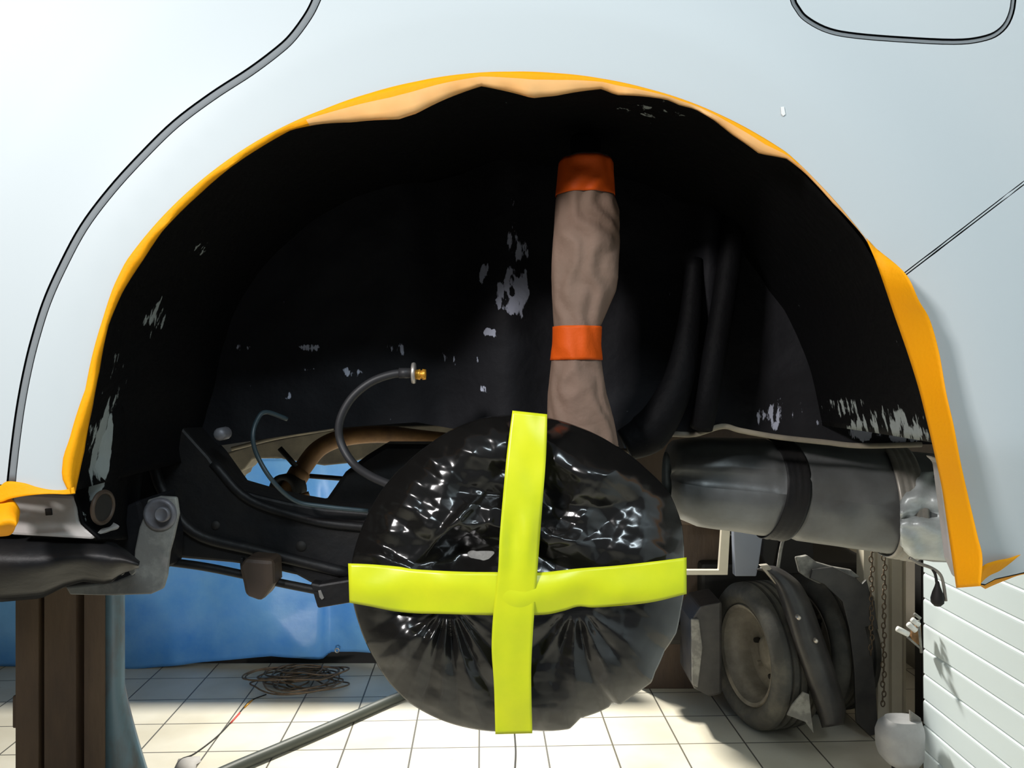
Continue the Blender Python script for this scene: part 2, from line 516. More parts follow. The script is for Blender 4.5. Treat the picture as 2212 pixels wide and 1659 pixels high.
def sheet(name, outline, holes, m, fn, cell=0.02, parent=None, roll=0.0016, back=0.004):
    allp = list(outline)
    for h in holes: allp += list(h)
    loops = [[Vector((a, b, 0)) for a, b in outline]] + [[Vector((a, b, 0)) for a, b in h] for h in holes]
    tris = tessellate_polygon(loops)
    bm = bmesh.new()
    vv = [bm.verts.new((a, 0, b)) for a, b in allp]
    for t in tris:
        try: bm.faces.new([vv[i] for i in t])
        except ValueError: pass
    xs = [p[0] for p in allp]; zs = [p[1] for p in allp]
    a = math.ceil(min(xs) / cell) * cell
    while a < max(xs):
        bmesh.ops.bisect_plane(bm, geom=bm.verts[:] + bm.edges[:] + bm.faces[:], plane_co=(a, 0, 0), plane_no=(1, 0, 0), dist=1e-6)
        a += cell if -0.6 < a < 0.7 else cell * 3
    a = math.ceil(min(zs) / cell) * cell
    while a < max(zs):
        bmesh.ops.bisect_plane(bm, geom=bm.verts[:] + bm.edges[:] + bm.faces[:], plane_co=(0, 0, a), plane_no=(0, 0, 1), dist=1e-6)
        a += cell if a < 2.05 else cell * 3
    for f in bm.faces:
        f.normal_update()
        if f.normal.y > 0: f.normal_flip()
    V = []; Fc = []; N = []
    bm.verts.index_update()

    def nrm(x, z):
        e = 0.002
        gx = (fn(x + e, z) - fn(x - e, z)) / (2 * e); gz = (fn(x, z + e) - fn(x, z - e)) / (2 * e)
        return Vector((gx, -1, gz)).normalized()
    for v in bm.verts:
        x, z = v.co.x, v.co.z
        V.append(Vector((x, fn(x, z), z))); N.append(nrm(x, z))
    for f in bm.faces:
        Fc.append(tuple(v.index for v in f.verts))
    bm.free()
    # rolled edge around every loop
    for li, lp in enumerate([outline] + list(holes)):
        n = len(lp)
        ar = sum(lp[i][0] * lp[(i + 1) % n][1] - lp[(i + 1) % n][0] * lp[i][1] for i in range(n))
        sgn = 1 if ar > 0 else -1
        if li > 0: sgn = -sgn
        # densify
        dense = []
        for i in range(n):
            p, q = lp[i], lp[(i + 1) % n]
            L = math.hypot(q[0] - p[0], q[1] - p[1]); k = max(1, int(L / 0.012))
            for j in range(k): dense.append((p[0] + (q[0] - p[0]) * j / k, p[1] + (q[1] - p[1]) * j / k))
        n = len(dense)
        rings = [(0, 0, 0.0), (roll * 0.6, roll * 0.18, 0.6), (roll, roll, 1.4), (roll, back, 1.57)]
        base = len(V)
        for i in range(n):
            p, q = dense[i - 1], dense[(i + 1) % n]
            tx, tz = q[0] - p[0], q[1] - p[1]; L = math.hypot(tx, tz) or 1
            ox, oz = tz / L * sgn, -tx / L * sgn
            x, z = dense[i]
            nn = nrm(x, z)
            for (o_, b_, an) in rings:
                V.append(Vector((x + ox * o_, fn(x, z) + b_, z + oz * o_)))
                N.append((nn * math.cos(an) + Vector((ox, 0, oz)) * math.sin(an)).normalized())
        for i in range(n):
            i2 = (i + 1) % n
            for k in range(3):
                f = (base + i * 4 + k, base + i * 4 + k + 1, base + i2 * 4 + k + 1, base + i2 * 4 + k)
                Fc.append(f if sgn < 0 else tuple(reversed(f)))
    me = bpy.data.meshes.new(name)
    me.from_pydata([tuple(v) for v in V], [], Fc); me.update()
    me.polygons.foreach_set('use_smooth', [True] * len(me.polygons))
    me.normals_split_custom_set_from_vertices([tuple(q) for q in N])
    me.materials.append(m)
    o = bpy.data.objects.new(name, me); COL.objects.link(o)
    if parent: adopt(o, parent)
    return o


# arch curves, sampled by angle around (1118,1000) px
AC = (1118.0, 1000.0)


def polar(pts):
    tab = []
    for a, b in pts:
        th = math.degrees(math.atan2(-(b - AC[1]), a - AC[0]))
        if th < -90: th += 360
        tab.append((th, math.hypot(a - AC[0], b - AC[1])))
    tab.sort()
    return tab


OUT = polar([(150, 1066), (133, 1030), (137, 985), (150, 950), (185, 840), (222, 690), (245, 620), (272, 565), (340, 480),
             (420, 402), (500, 340), (600, 280), (700, 236), (800, 201), (900, 176), (1000, 160), (1100, 155), (1200, 158),
             (1300, 170), (1400, 192), (1500, 224), (1560, 250), (1640, 292), (1700, 330), (1760, 388), (1830, 466),
             (1890, 545), (1950, 605), (1985, 680), (2015, 770), (2045, 880), (2065, 970), (2085, 1060), (2105, 1160), (2118, 1262)])
INN = polar([(162, 1066), (170, 1030), (182, 975), (200, 880), (215, 800), (235, 700), (265, 630), (310, 560), (350, 500),
             (430, 420), (500, 360), (560, 320), (630, 280), (690, 268), (760, 264), (860, 258), (900, 245), (960, 215),
             (1040, 186), (1085, 195), (1150, 212), (1200, 207), (1300, 192), (1330, 205), (1400, 209), (1440, 215),
             (1470, 228), (1500, 235), (1540, 258), (1580, 290), (1640, 332), (1700, 343), (1740, 375), (1800, 440),
             (1870, 515), (1905, 600), (1935, 690), (1962, 765), (1988, 850), (2008, 930), (2022, 1000), (2036, 1070),
             (2050, 1160), (2062, 1260)])


def pol(tab, th):
    r = interp(tab, th)
    return (AC[0] + r * math.cos(math.radians(th)), AC[1] - r * math.sin(math.radians(th)))


def mixp(a, b, t): return (a[0] + (b[0] - a[0]) * t, a[1] + (b[1] - a[1]) * t)


TH0, TH1 = OUT[-1][0], OUT[0][0]          # ~184 .. -15


def edge_t(th):                            # where the metal edge runs between tape's outer and inner line
    return interp([(-15, 0.35), (20, 0.35), (32, 0.5), (40, 0.25), (150, 0.25), (185, 0.4)], th)


def archedge(th): return mixp(pol(OUT, th), pol(INN, th), edge_t(th))


TSEAM = 24.4
ths = [TH0 + (TH1 - TH0) * i / 160 for i in range(161)]
archL = [archedge(t) for t in ths if t > TSEAM]
archR = [archedge(t) for t in ths if t < TSEAM]
seam0 = archedge(TSEAM)
gap = [(683, 0), (665, 35), (632, 80), (600, 110), (540, 155), (460, 207), (380, 267), (310, 335), (240, 412), (180, 492),
       (133, 580), (100, 655), (75, 735), (58, 805), (44, 880), (33, 960), (24, 1040)]
gapv = catmull([Vector((a, b, 0)) for a, b in [(715, -90), (700, -45)] + gap], 5)


def offs(poly, d):
    out = []
    for i, p in enumerate(poly):
        a = poly[max(0, i - 1)]; b = poly[min(len(poly) - 1, i + 1)]
        t = (b - a).normalized()
        out.append((p.x - t.y * d, p.y + t.x * d))
    return out


gl = offs(gapv, 10); gr_ = offs(gapv, -10)
# gapv goes top->bottom; find which side is the left one
if gl[len(gl) // 2][0] > gr_[len(gl) // 2][0]: gl, gr_ = gr_, gl
ft = [(1704, -20), (1720, 25), (1745, 50), (1790, 72), (1850, 83), (1950, 91), (2060, 96), (2120, 90), (2160, 74), (2186, 40), (2196, -20)]
flap_out = catmull([Vector((a, b, 0)) for a, b in ft + [(2198, -170), (2185, -300), (2120, -370), (1960, -385), (1800, -370), (1718, -300), (1700, -170)]], 4, True)
cxf, cyf = 1950, -135


def shrink(pl, d):
    n = len(pl); out = []
    for i in range(n):
        t = (pl[(i + 1) % n] - pl[i - 1]).normalized()
        nx, ny = -t.y, t.x
        if (cxf - pl[i].x) * nx + (cyf - pl[i].y) * ny < 0: nx, ny = -nx, -ny
        out.append((pl[i].x + nx * d, pl[i].y + ny * d))
    return out


# seam towards the bumper: straight diagonal
seam_dir = (2212 - 1955, 395 - 592)


def seamline(off, n=14):
    L = math.hypot(*seam_dir); ux, uy = seam_dir[0] / L, seam_dir[1] / L
    nx, ny = uy, -ux   # one side
    st = (1955, 592)
    k0 = -(st[0] - seam0[0]) * 0.9
    return [(st[0] + ux * (k0 + i * (900 - k0) / n) + nx * off, st[1] + uy * (k0 + i * (900 - k0) / n) + ny * off) for i in range(n + 1)]


up_side = seamline(-4); lo_side = seamline(4)
if up_side[5][1] > lo_side[5][1]: up_side, lo_side = lo_side, up_side

q = [PB(*p) for p in [(gr_[-1][0], 1052), (80, 1054)] + archL + up_side]
q = q + [(1.05, 2.0), (1.05, 2.6)]
tipx, tipz = PB(*gr_[0])
q += [(tipx + 0.10, 2.6)] + [(tipx + 0.03, 2.3), (tipx + 0.01, 2.1)] + [PB(*p) for p in gr_[:-1]]
hole = [PB(*p) for p in shrink(flap_out, -1)]
sheet('rear_quarter_panel', q, [hole], M_paint, ysurf, parent=CAR)
dl = [PB(*p) for p in gl]
dr_out = dl + [PB(15, 1047), (-1.30, PB(0, 1047)[1]), (-1.30, 2.6), (dl[0][0] + 0.093, 2.6), (dl[0][0] + 0.025, 2.3), (dl[0][0] + 0.005, 2.1)]
sheet('rear_door', dr_out, [], M_paint, ysurf, parent=CAR)
sheet('fuel_flap', [PB(*p) for p in shrink(flap_out, 12)], [], M_paint, lambda x, z: ysurf(x, z) - 0.0005, parent=CAR)
fb = lambda x, z: ysurf(x, z, True)
seamx = PB(*lo_side[-1])
bo = [PB(a, b) for a, b in lo_side] + [(1.05, seamx[1]), (1.05, 1.425)]
bot = [PB(a, b, True) for a, b in [(2500, 1190), (2212, 1236), (2150, 1250), (2128, 1262)]]
bo = bo + bot + [PB(a, b, True) for a, b in reversed([p for p in archR])][::1]
# archR runs from bottom(-15) up in th order? ensure order bottom->top
chk = archR[0][1] > archR[-1][1]
bo = [PB(a, b) for a, b in lo_side] + [(1.05, seamx[1]), (1.05, bot[0][1])] + bot + \
     [PB(a, b, True) for a, b in (archR if chk else list(reversed(archR)))]
sheet('rear_bumper', bo, [], M_paint, fb, parent=CAR)


def ribbon_px(name, line, half, yoff, m, parent=None):
    L = offs(line, half); R = offs(line, -half)
    rows = []
    for row in (L, R):
        rr = []
        for p in row:
            x, z = PB(*p); rr.append(Vector((x, ysurf(x, z) + yoff, z)))
        rows.append(rr)
    o = grid_obj(name, rows, m, None, solid=0.002)
    if parent: adopt(o, parent)
    return o


ribbon_px('door_seal', gapv, 16, 0.0022, M_seal, CAR)
ribbon_px('bumper_seam', [Vector((a, b, 0)) for a, b in seamline(0)], 13, 0.0014, M_paint, CAR)
fl = flap_out + [flap_out[0]]
ribbon_px('flap_seal', fl, 14, 0.0020, M_seal, CAR)
# small stone chip
x, z = PB(1691, 240)
adopt(slab('paint_chip', [(1687, 231), (1694, 230), (1697, 247), (1692, 251), (1688, 246)], ysurf(x, z) - 0.0012, 0.001, M_white, bev=0.0003), CAR)

# closed shell behind: roof, floor pan, far side (seen only from aside)
ZF = 1.545
adopt(box('floor_pan', (-3.0, 0.41, ZF), (0.78, 1.72, ZF + 0.03), M_black), CAR)
adopt(box('roof', (-3.0, 0.15, 2.62), (0.9, 1.72, 2.66), M_paint, bev=0.015), CAR)
adopt(box('far_side_panel', (-3.0, 1.70, 1.50), (0.9, 1.74, 2.66), M_paint), CAR)
adopt(box('tail_panel', (0.90, 0.22, 1.50), (0.93, 1.74, 2.66), M_paint), CAR)

# ------------------------------------------------------------------ wheelhouse
YI = 0.32


def wear_attr(o, fn):
    me = o.data
    at = me.attributes.new('wear', 'FLOAT', 'POINT')
    at.data.foreach_set('value', [fn(v.co) for v in me.vertices])


def topx(co):
    d = co.y - CAMY
    return (co.x / d * F + PX0, PY0 - (co.z - CAMZ) / d * F)


def blob(p, c, sx, sy, k=1.0, ang=0):
    dx, dy = p[0] - c[0], p[1] - c[1]
    if ang:
        a = math.radians(ang); dx, dy = dx * math.cos(a) + dy * math.sin(a), -dx * math.sin(a) + dy * math.cos(a)
    return k * max(0, 1 - (dx / sx) ** 2 - (dy / sy) ** 2) ** 0.6


def wear_inner(co):
    p = topx(co)
    v = 0
    for c in [((1092, 615), 17, 52, .85, 14), ((1128, 630), 20, 62, .85, 8), ((1108, 660), 34, 24, .8, 0), ((1075, 655), 16, 22, .7, 20), ((1045, 588), 14, 26, .8, 25), ((1055, 718), 20, 12, .85, 0),
              ((1034, 775), 8, 20, .7, 0), ((1046, 840), 12, 10, .6, 0), ((1125, 520), 38, 55, .52, 0), ((1110, 430), 20, 28, .45, 0),
              ((668, 752), 26, 12, .72, 0), ((670, 798), 18, 8, .65, 0), ((735, 805), 55, 16, .52, 0), ((520, 750), 55, 14, .47, 0),
              ((370, 772), 26, 16, .55, 0), ((860, 750), 34, 20, .45, 0), ((625, 850), 14, 20, .5, 0), ((980, 760), 30, 40, .42, 0),
              ((1110, 290), 30, 20, .45, 0), ((960, 290), 40, 20, .38, 0),
              ((1860, 925), 34, 34, .85, 0), ((1930, 905), 90, 50, .6, 0), ((1960, 935), 75, 26, .85, 0), ((1690, 895), 70, 42, .5, 0),
              ((1850, 870), 60, 26, .48, 0), ((1790, 900), 40, 40, .42, 0), ((430, 520), 30, 16, .35, 0)]:
        v = max(v, blob(p, *c))
    return v


botL = [(150, 960), (320, 966), (450, 966), (560, 950), (640, 938), (730, 924), (900, 912), (1000, 930), (1100, 965), (1330, 972), (1400, 962),
        (1440, 935), (1520, 934), (1562, 920), (1620, 932), (1700, 944), (1780, 955), (1850, 962), (1990, 960), (2080, 960), (2300, 960)]


def archr(th, s): return pol(OUT, th)


def inner_y(px, py):
    """relief of the inner wall"""
    y = YI
    y -= 0.05 * math.exp(-((px - 1535) / 48) ** 2) * sm((py - 250) / 250)       # upright bulge
    y -= 0.022 * math.exp(-((px - 1100) / 55) ** 2)                             # box section behind the strut
    y += 0.03 * math.exp(-((px - 960) / 60) ** 2)
    y -= 0.03 * sm((px - 1650) / 250)
    y -= 0.05 * math.exp(-((py - 930) / 60) ** 2) * math.exp(-((px - 1400) / 90) ** 2)
    y += 0.012 * noise.noise(Vector((px / 260, py / 260, 0.3)))
    y += 0.003 * noise.noise(Vector((px / 60, py / 60, 1.3)))
    return y


# inner wall: sampled on columns, from tunnel top down to lower edge
rows = []
NX = 190; NZ = 90
for i in range(NX + 1):
    px = 230 + (2040 - 230) * i / NX
    # top of the wall in px = the arch scaled in a little
    t = (px - 1118) / 960.0
    top = 990 - 805 * math.sqrt(max(0.0, 1 - min(1, abs(t)) ** 2.3))
    bot = interp(botL, px)
    col = []
    for j in range(NZ + 1):
        py = top + (bot - top) * j / NZ
        if top > bot: py = bot
        col.append(P(px, py, inner_y(px, py)))
    rows.append(col)
wi = grid_obj('inner_wheelhouse', rows, M_under, None)
wear_attr(wi, wear_inner)
adopt(wi, CAR)
# tunnel from the metal edge to the inner wall
rows = []
for th in [TH0 + (2.2 - TH0) * i / 150 for i in range(151)]:
    e = archedge(th)
    x, z = PB(*e)
    y0 = ysurf(x, z)
    # inner end in the y=YI plane
    px = e[0]
    rr = interp([(-15, 0.98), (25, 0.985), (90, 0.98), (150, 0.985), (184, 0.98)], th)
    x1, z1 = CX + (x - CX) * rr, CZ + (z - CZ) * rr
    col = []
    for k in range(17):
        s_ = k / 16
        yy = y0 + 0.013 + (YI + 0.01 - y0) * s_
        bul = 1.016 + 0.012 * math.sin(math.pi * s_)
        dn = 0.0015 * noise.noise(Vector((x * 25, yy * 25, z * 25)))
        col.append(Vector((CX + (x + (x1 - x) * s_ - CX) * (bul + dn), yy, CZ + (z + (z1 - z) * s_ - CZ) * (bul + dn))))
    rows.append(col)
wt = grid_obj('wheel_arch_tunnel', rows, M_under2, None, solid=0.002, offset=1)


def wear_tun(co):
    p = topx(co); v = 0
    for c in [((330, 690), 26, 55, .62, 15), ((235, 850), 28, 60, .5, 10), ((215, 960), 34, 110, .75, 8), ((1420, 235), 110, 26, .34, 0), ((1935, 915), 95, 50, .52, 0), ((1975, 935), 55, 26, .72, 0), ((1855, 925), 26, 34, .68, 0), ((1700, 900), 60, 40, .5, 0), ((1830, 880), 60, 30, .5, 0),
              ((430, 530), 40, 25, .4, 0), ((260, 740), 25, 60, .4, 0)]:
        v = max(v, blob(p, *c))
    return v


wear_attr(wt, wear_tun)
adopt(wt, CAR)
# closing flange at the front foot of the arch, worn to primer, with the drain hole
pl = [(182, 930), (215, 800), (240, 705), (300, 640), (325, 690), (318, 800), (312, 900), (306, 1000), (300, 1090), (290, 1165), (262, 1166),
      (208, 1156), (172, 1130), (165, 1090), (160, 1062), (172, 1010)]
V = []; Fc = []
rows = []
for j in range(60):
    py = 660 + (1165 - 660) * j / 59
    L = interp([(660, 262), (705, 238), (800, 214), (930, 186), (1010, 172), (1062, 160), (1090, 165), (1130, 176), (1165, 215)], py)
    R = interp([(660, 320), (800, 322), (900, 314), (1000, 308), (1090, 302), (1165, 290)], py)
    row = []
    for i in range(26):
        s_ = i / 25
        px = L + (R - L) * s_
        y = 0.045 + 0.13 * s_ - 0.02 * math.sin(math.pi * min(1, s_ * 1.2)) + 0.012 * math.sin(s_ * 9) * s_
        y += 0.003 * noise.noise(Vector((px / 40, py / 40, 0)))
        row.append(P(px, py, y))
    rows.append(row)
cf = grid_obj('front_closing_panel', rows, M_under2, None, solid=0.003)
wear_attr(cf, lambda co: max(blob(topx(co), (212, 975), 28, 115, 1.25, 8), blob(topx(co), (225, 860), 26, 70, .55, 10),
                             blob(topx(co), (330, 690), 32, 60, .62, 12), blob(topx(co), (185, 1080), 18, 60, .45)))
adopt(cf, CAR)
hp = [P(222 + 22 * math.cos(a) + 4 * math.sin(a), 1096 - 34 * math.sin(a), 0.052 + 0.02 * math.cos(a)) for a in [2 * math.pi * k / 20 for k in range(20)]]
o = tube('drain_hole_rim', hp, 0.0022, M_brown, None, 8, 2, True); adopt(o, CAR)
c0 = P(222, 1096, 0.052)
V = [c0] + [c0 + (p - c0) * 0.95 for p in hp]
V = [v + Vector((0, -0.001, 0)) for v in V]
o = meshobj('drain_hole', V, [(0, 1 + k, 1 + (k + 1) % 20) for k in range(20)], M_dark); adopt(o, CAR)

# body-coloured sill end with square hole
o = slab('sill_end', [(28, 1062), (160, 1070), (166, 1100), (170, 1125), (185, 1142), (212, 1156), (200, 1166), (100, 1160), (20, 1156)], 0.045, 0.05, M_sillpaint); adopt(o, CAR)
o = slab('sill_slot', [(96, 1099), (110, 1098), (112, 1113), (98, 1114)], 0.0435, 0.003, M_dark, bev=0.0005); adopt(o, CAR)
box_ = box('sill', (-1.3, 0.05, P(0, 1160, 0.05).z), (P(30, 0, 0.05).x, 0.2, P(0, 1050, 0.05).z), M_sillpaint, bev=0.01); adopt(box_, CAR)

# pressed black member below the sill: lofted channel with waves
rows = []
for i in range(50):
    px = -420 + (300 + 420) * i / 49
    topy = interp([(-420, 1150), (0, 1152), (150, 1158), (230, 1164), (270, 1190), (300, 1215)], px)
    boty = interp([(-420, 1300), (0, 1300), (90, 1292), (140, 1268), (180, 1256), (235, 1262), (262, 1240), (300, 1225)], px)
    row = []
    for j in range(22):
        s_ = j / 21
        py = topy + (boty - topy) * s_
        y = 0.085 - 0.045 * math.sin(math.pi * min(1, s_ * 1.1)) ** 0.7
        y += 0.016 * sm((s_ - .45) / .3) * (0.5 + 0.5 * math.sin((px - 60) / 38))
        row.append(P(px, py, y))
    rows.append(row)
o = grid_obj('pressed_floor_member', rows, M_black, None, solid=0.003); adopt(o, CAR)
o = slab('inner_sill', [(-300, 1160), (165, 1140), (300, 1080), (322, 1180), (318, 1255), (150, 1270), (-300, 1290)], 0.15, 0.1, M_under, bev=0.004); adopt(o, CAR)
# grey mounting plate with large bolt
gp = [(318, 1080), (345, 1072), (381, 1074), (386, 1110), (375, 1160), (366, 1192), (360, 1245), (352, 1272), (325, 1284), (240, 1287), (150, 1285),
      (140, 1268), (200, 1262), (250, 1255), (288, 1240), (290, 1190), (300, 1140), (312, 1110)]
o = slab('mounting_plate', gp, 0.125, 0.006, M_grey, bev=0.002); adopt(o, CAR); plate = o
for (a, b, ra, rb, yy, nm, mm) in [(343, 1112, 36, 0.004, 0.121, 'washer', M_zinc), (348, 1112, 17, 0.010, 0.111, 'mounting_bolt', M_zinc)]:
    c = P(a, b, yy); R_ = ra / F * (yy - CAMY)
    V, Fc = [], []
    Mx = Matrix.Translation(c) @ Matrix.Rotation(math.radians(90), 4, 'Z')
    lathe_data([(0.0, 0.0), (0.0, R_ * 0.75), (-0.0005, R_ * 0.8), (0.002, R_), (0.006, R_), (0.006, 0.0)], 28, Mx, V, Fc)
    o = meshobj(nm, V, Fc, mm); adopt(o, CAR)
for a, b in ((262, 1226), (284, 1226)):
    o = slab('spot_tab', [(a - 7, b - 14), (a + 5, b - 16), (a + 8, b + 10), (a, b + 18), (a - 6, b + 10)], 0.10, 0.004, M_grey, bev=0.001); adopt(o, CAR)

# trailing arm / axle beam: long black pressed beam, bolts and brackets
ta = [(300, 850), (345, 872), (400, 930), (450, 985), (498, 1052), (560, 1070), (620, 1084), (700, 1098), (800, 1106), (900, 1110),
      (900, 1300), (800, 1298), (757, 1303), (748, 1306), (690, 1270), (675, 1262), (640, 1243), (560, 1225), (500, 1216), (375, 1205), (300, 1200), (270, 1120), (285, 950)]
o = slab('trailing_arm', ta, 0.26, 0.07, M_black, bev=0.008); adopt(o, CAR)
o = tube('arm_rib', [P(310, 880, 0.262), P(330, 990, 0.26), P(352, 1060, 0.258), P(420, 1150, 0.258), P(560, 1190, 0.258), P(760, 1240, 0.258)], 0.007, M_black); adopt(o, CAR)
o = tube('arm_rib', [P(460, 1000, 0.262), P(540, 1080, 0.26), P(680, 1125, 0.258), P(800, 1140, 0.258)], 0.006, M_black); adopt(o, CAR)
for a, b, r in ((465, 1135, 9), (650, 1180, 11)):
    c = P(a, b, 0.2585); R_ = r / F * 1.03
    V, Fc = [], []
    lathe_data([(0, 0), (0, R_), (0.002, R_ * 1.1), (0.004, R_ * 1.1)], 16, Matrix.Translation(c) @ Matrix.Rotation(math.radians(90), 4, 'Z'), V, Fc)
    o = meshobj('arm_hole', V, Fc, M_dark); adopt(o, CAR)
for a, b in ((475, 938), (325, 982)):
    c = P(a, b, 0.24); V, Fc = [], []
    lathe_data([(-0.004, 0), (-0.004, 0.006), (0, 0.008), (0.02, 0.008)], 12, Matrix.Translation(c) @ Matrix.Rotation(math.radians(90), 4, 'Z'), V, Fc)
    o = meshobj('bolt_head', V, Fc, M_zinc); adopt(o, CAR)
o = slab('cable_bracket', [(670, 1258), (690, 1262), (762, 1250), (762, 1302), (686, 1315)], 0.235, 0.02, M_black, bev=0.003); adopt(o, CAR)
o = slab('bracket_slot', [(687, 1276), (693, 1275), (700, 1292), (695, 1296), (690, 1290)], 0.2335, 0.002, M_grey, bev=0.0004); adopt(o, CAR)
o = tube('brake_pipe', [P(360, 1213, 0.24), P(440, 1224, 0.24), P(520, 1240, 0.24), P(600, 1258, 0.24), P(690, 1276, 0.24)], 0.0052, M_black, None, 12); adopt(o, CAR)
o = slab('pipe_clamp', [(515, 1226), (530, 1205), (590, 1210), (592, 1262), (565, 1300), (528, 1285), (524, 1262)], 0.215, 0.04, M_rust, bev=0.005)
o.data.materials[0] = M_brown; adopt(o, CAR)
o = slab('clamp_ear', [(517, 1205), (524, 1205), (527, 1232), (519, 1232)], 0.23, 0.01, M_black, bev=0.001); adopt(o, CAR)

# stabiliser bar, bush and far-side rail
o = tube('stabiliser_bar', [P(606, 1082, 0.55), P(630, 1048, 0.56), P(655, 1010, 0.58), P(690, 968, 0.6), P(745, 945, 0.62), P(830, 938, 0.64), P(920, 948, 0.66), P(1050, 960, 0.68), P(1300, 970, 0.7)],
         [0.014, 0.0145, 0.0145, 0.0145, 0.0145, 0.0145, 0.0145, 0.0145, 0.0145], M_rust, None, 16); adopt(o, CAR)
o = tube('bar_collar', [P(636, 1040, 0.56), P(648, 1020, 0.57)], 0.0175, M_rust, None, 16, 1); adopt(o, CAR)
V, Fc = [], []
cc = P(622, 1058, 0.55)
lathe_data([(-0.014, 0.017), (-0.014, 0.026), (0.014, 0.026), (0.014, 0.017)], 24, Matrix.Translation(cc) @ Matrix.Rotation(math.radians(70), 4, 'Z'), V, Fc, True)
o = meshobj('rubber_bush', V, Fc, M_dark); adopt(o, CAR)
o = tube('bush_clamp', [P(588, 1052, 0.53), P(584, 1068, 0.53), P(592, 1083, 0.53), P(615, 1084, 0.53), P(668, 1066, 0.54)], 0.004, M_rust, None, 10); adopt(o, CAR)
o = tube('drop_link', [P(604, 968, 0.56), P(640, 1008, 0.56)], 0.0045, M_black, None, 8, 1); adopt(o, CAR)
o = tube('drop_link', [P(665, 1028, 0.6), P(740, 1034, 0.6)], 0.004, M_black, None, 8, 1); adopt(o, CAR)
o = slab('underbody_rail', [(420, 1010), (432, 1000), (470, 985), (540, 962), (620, 945), (730, 926), (930, 918), (1300, 920), (1300, 950), (930, 938), (760, 1000), (700, 1006), (600, 990), (545, 992),
                            (530, 1012), (522, 1018), (518, 1028), (508, 1034), (500, 1052)], 1.05, 0.08, M_dirt, bev=0.006); adopt(o, CAR)
o = slab('cross_member', [(640, 1100), (700, 1085), (745, 1020), (790, 985), (830, 960), (1250, 960), (1250, 1120), (800, 1130)], 0.42, 0.06, M_black, bev=0.006); adopt(o, CAR)
o = tube('floor_edge_lip', [P(500, 970, 0.9), P(600, 945, 0.9), P(720, 925, 0.9)], 0.004, M_dirt, None, 8); adopt(o, CAR)

o = slab('rear_underbody', [(1200, 880), (2120, 880), (2120, 1100), (1500, 1100), (1440, 1060), (1300, 1040), (1200, 1000)], 0.85, 0.1, M_brown, bev=0.004); adopt(o, CAR)
# brake hose with fitting, sensor cable
bh = empty  # keep names short
o = tube('brake_hose', [P(893, 806, 0.20), P(850, 808, 0.20), P(800, 826, 0.20), P(758, 862, 0.2), P(734, 910, 0.2), P(736, 955, 0.2), P(762, 1000, 0.19), P(800, 1028, 0.17), P(850, 1050, 0.15)],
         0.0048, M_hose, None, 12); hose = adopt(o, CAR)
o = tube('hose_ferrule', [P(862, 806, 0.20), P(888, 806, 0.20)], 0.0062, M_hose, hose, 14, 1); o.matrix_parent_inverse = Matrix.Identity(4)
V, Fc = [], []
lathe_data([(0.0, 0.0), (0.0, 0.012), (0.002, 0.0125), (0.004, 0.012), (0.004, 0.0)], 20, Matrix.Translation(P(890, 806, 0.2)), V, Fc)
meshobj('hose_flange', V, Fc, M_grom, hose)
V, Fc = [], []
lathe_data([(0.0, 0.0), (0.0, 0.0055), (0.005, 0.0065), (0.0058, 0.005), (0.0075, 0.005), (0.008, 0.0066), (0.012, 0.006), (0.0125, 0.0)], 6 * 3, Matrix.Translation(P(898, 809, 0.2)), V, Fc)
meshobj('hose_union', V, Fc, M_brass, hose)
o = tube('sensor_cable', [P(620, 905, 0.24), P(575, 890, 0.22), P(556, 906, 0.21), P(546, 942, 0.2), P(556, 985, 0.2), P(590, 1040, 0.2), P(638, 1082, 0.22), P(700, 1094, 0.23), P(795, 1104, 0.24)],
         0.0027, M_cable, None, 10); adopt(o, CAR)

# lower rolled seam of the inner panel, bulge bottom
o = tube('panel_seam', [P(1333, 975, 0.26), P(1375, 972, 0.255), P(1420, 950, 0.26), P(1445, 938, 0.28), P(1500, 938, 0.27), P(1560, 921, 0.27), P(1600, 930, 0.28), P(1680, 944, 0.285), P(1780, 955, 0.29), P(1860, 963, 0.29), P(1990, 960, 0.29)],
         0.0035, M_dirt, None, 10); adopt(o, CAR)
fp = tube('filler_pipe', [P(1590, 320, 0.28), P(1586, 470, 0.27), P(1568, 620, 0.26), P(1545, 760, 0.25), P(1528, 860, 0.25), P(1515, 925, 0.26)],
          [0.012, 0.014, 0.015, 0.015, 0.015, 0.014], M_under2, None, 18); adopt(fp, CAR)
fp = tube('vent_pipe', [P(1500, 560, 0.275), P(1492, 680, 0.262), P(1472, 800, 0.25), P(1440, 880, 0.245), P(1400, 935, 0.25), P(1350, 962, 0.25)],
          [0.010, 0.014, 0.018, 0.022, 0.026, 0.02], M_under2, None, 18); adopt(fp, CAR)

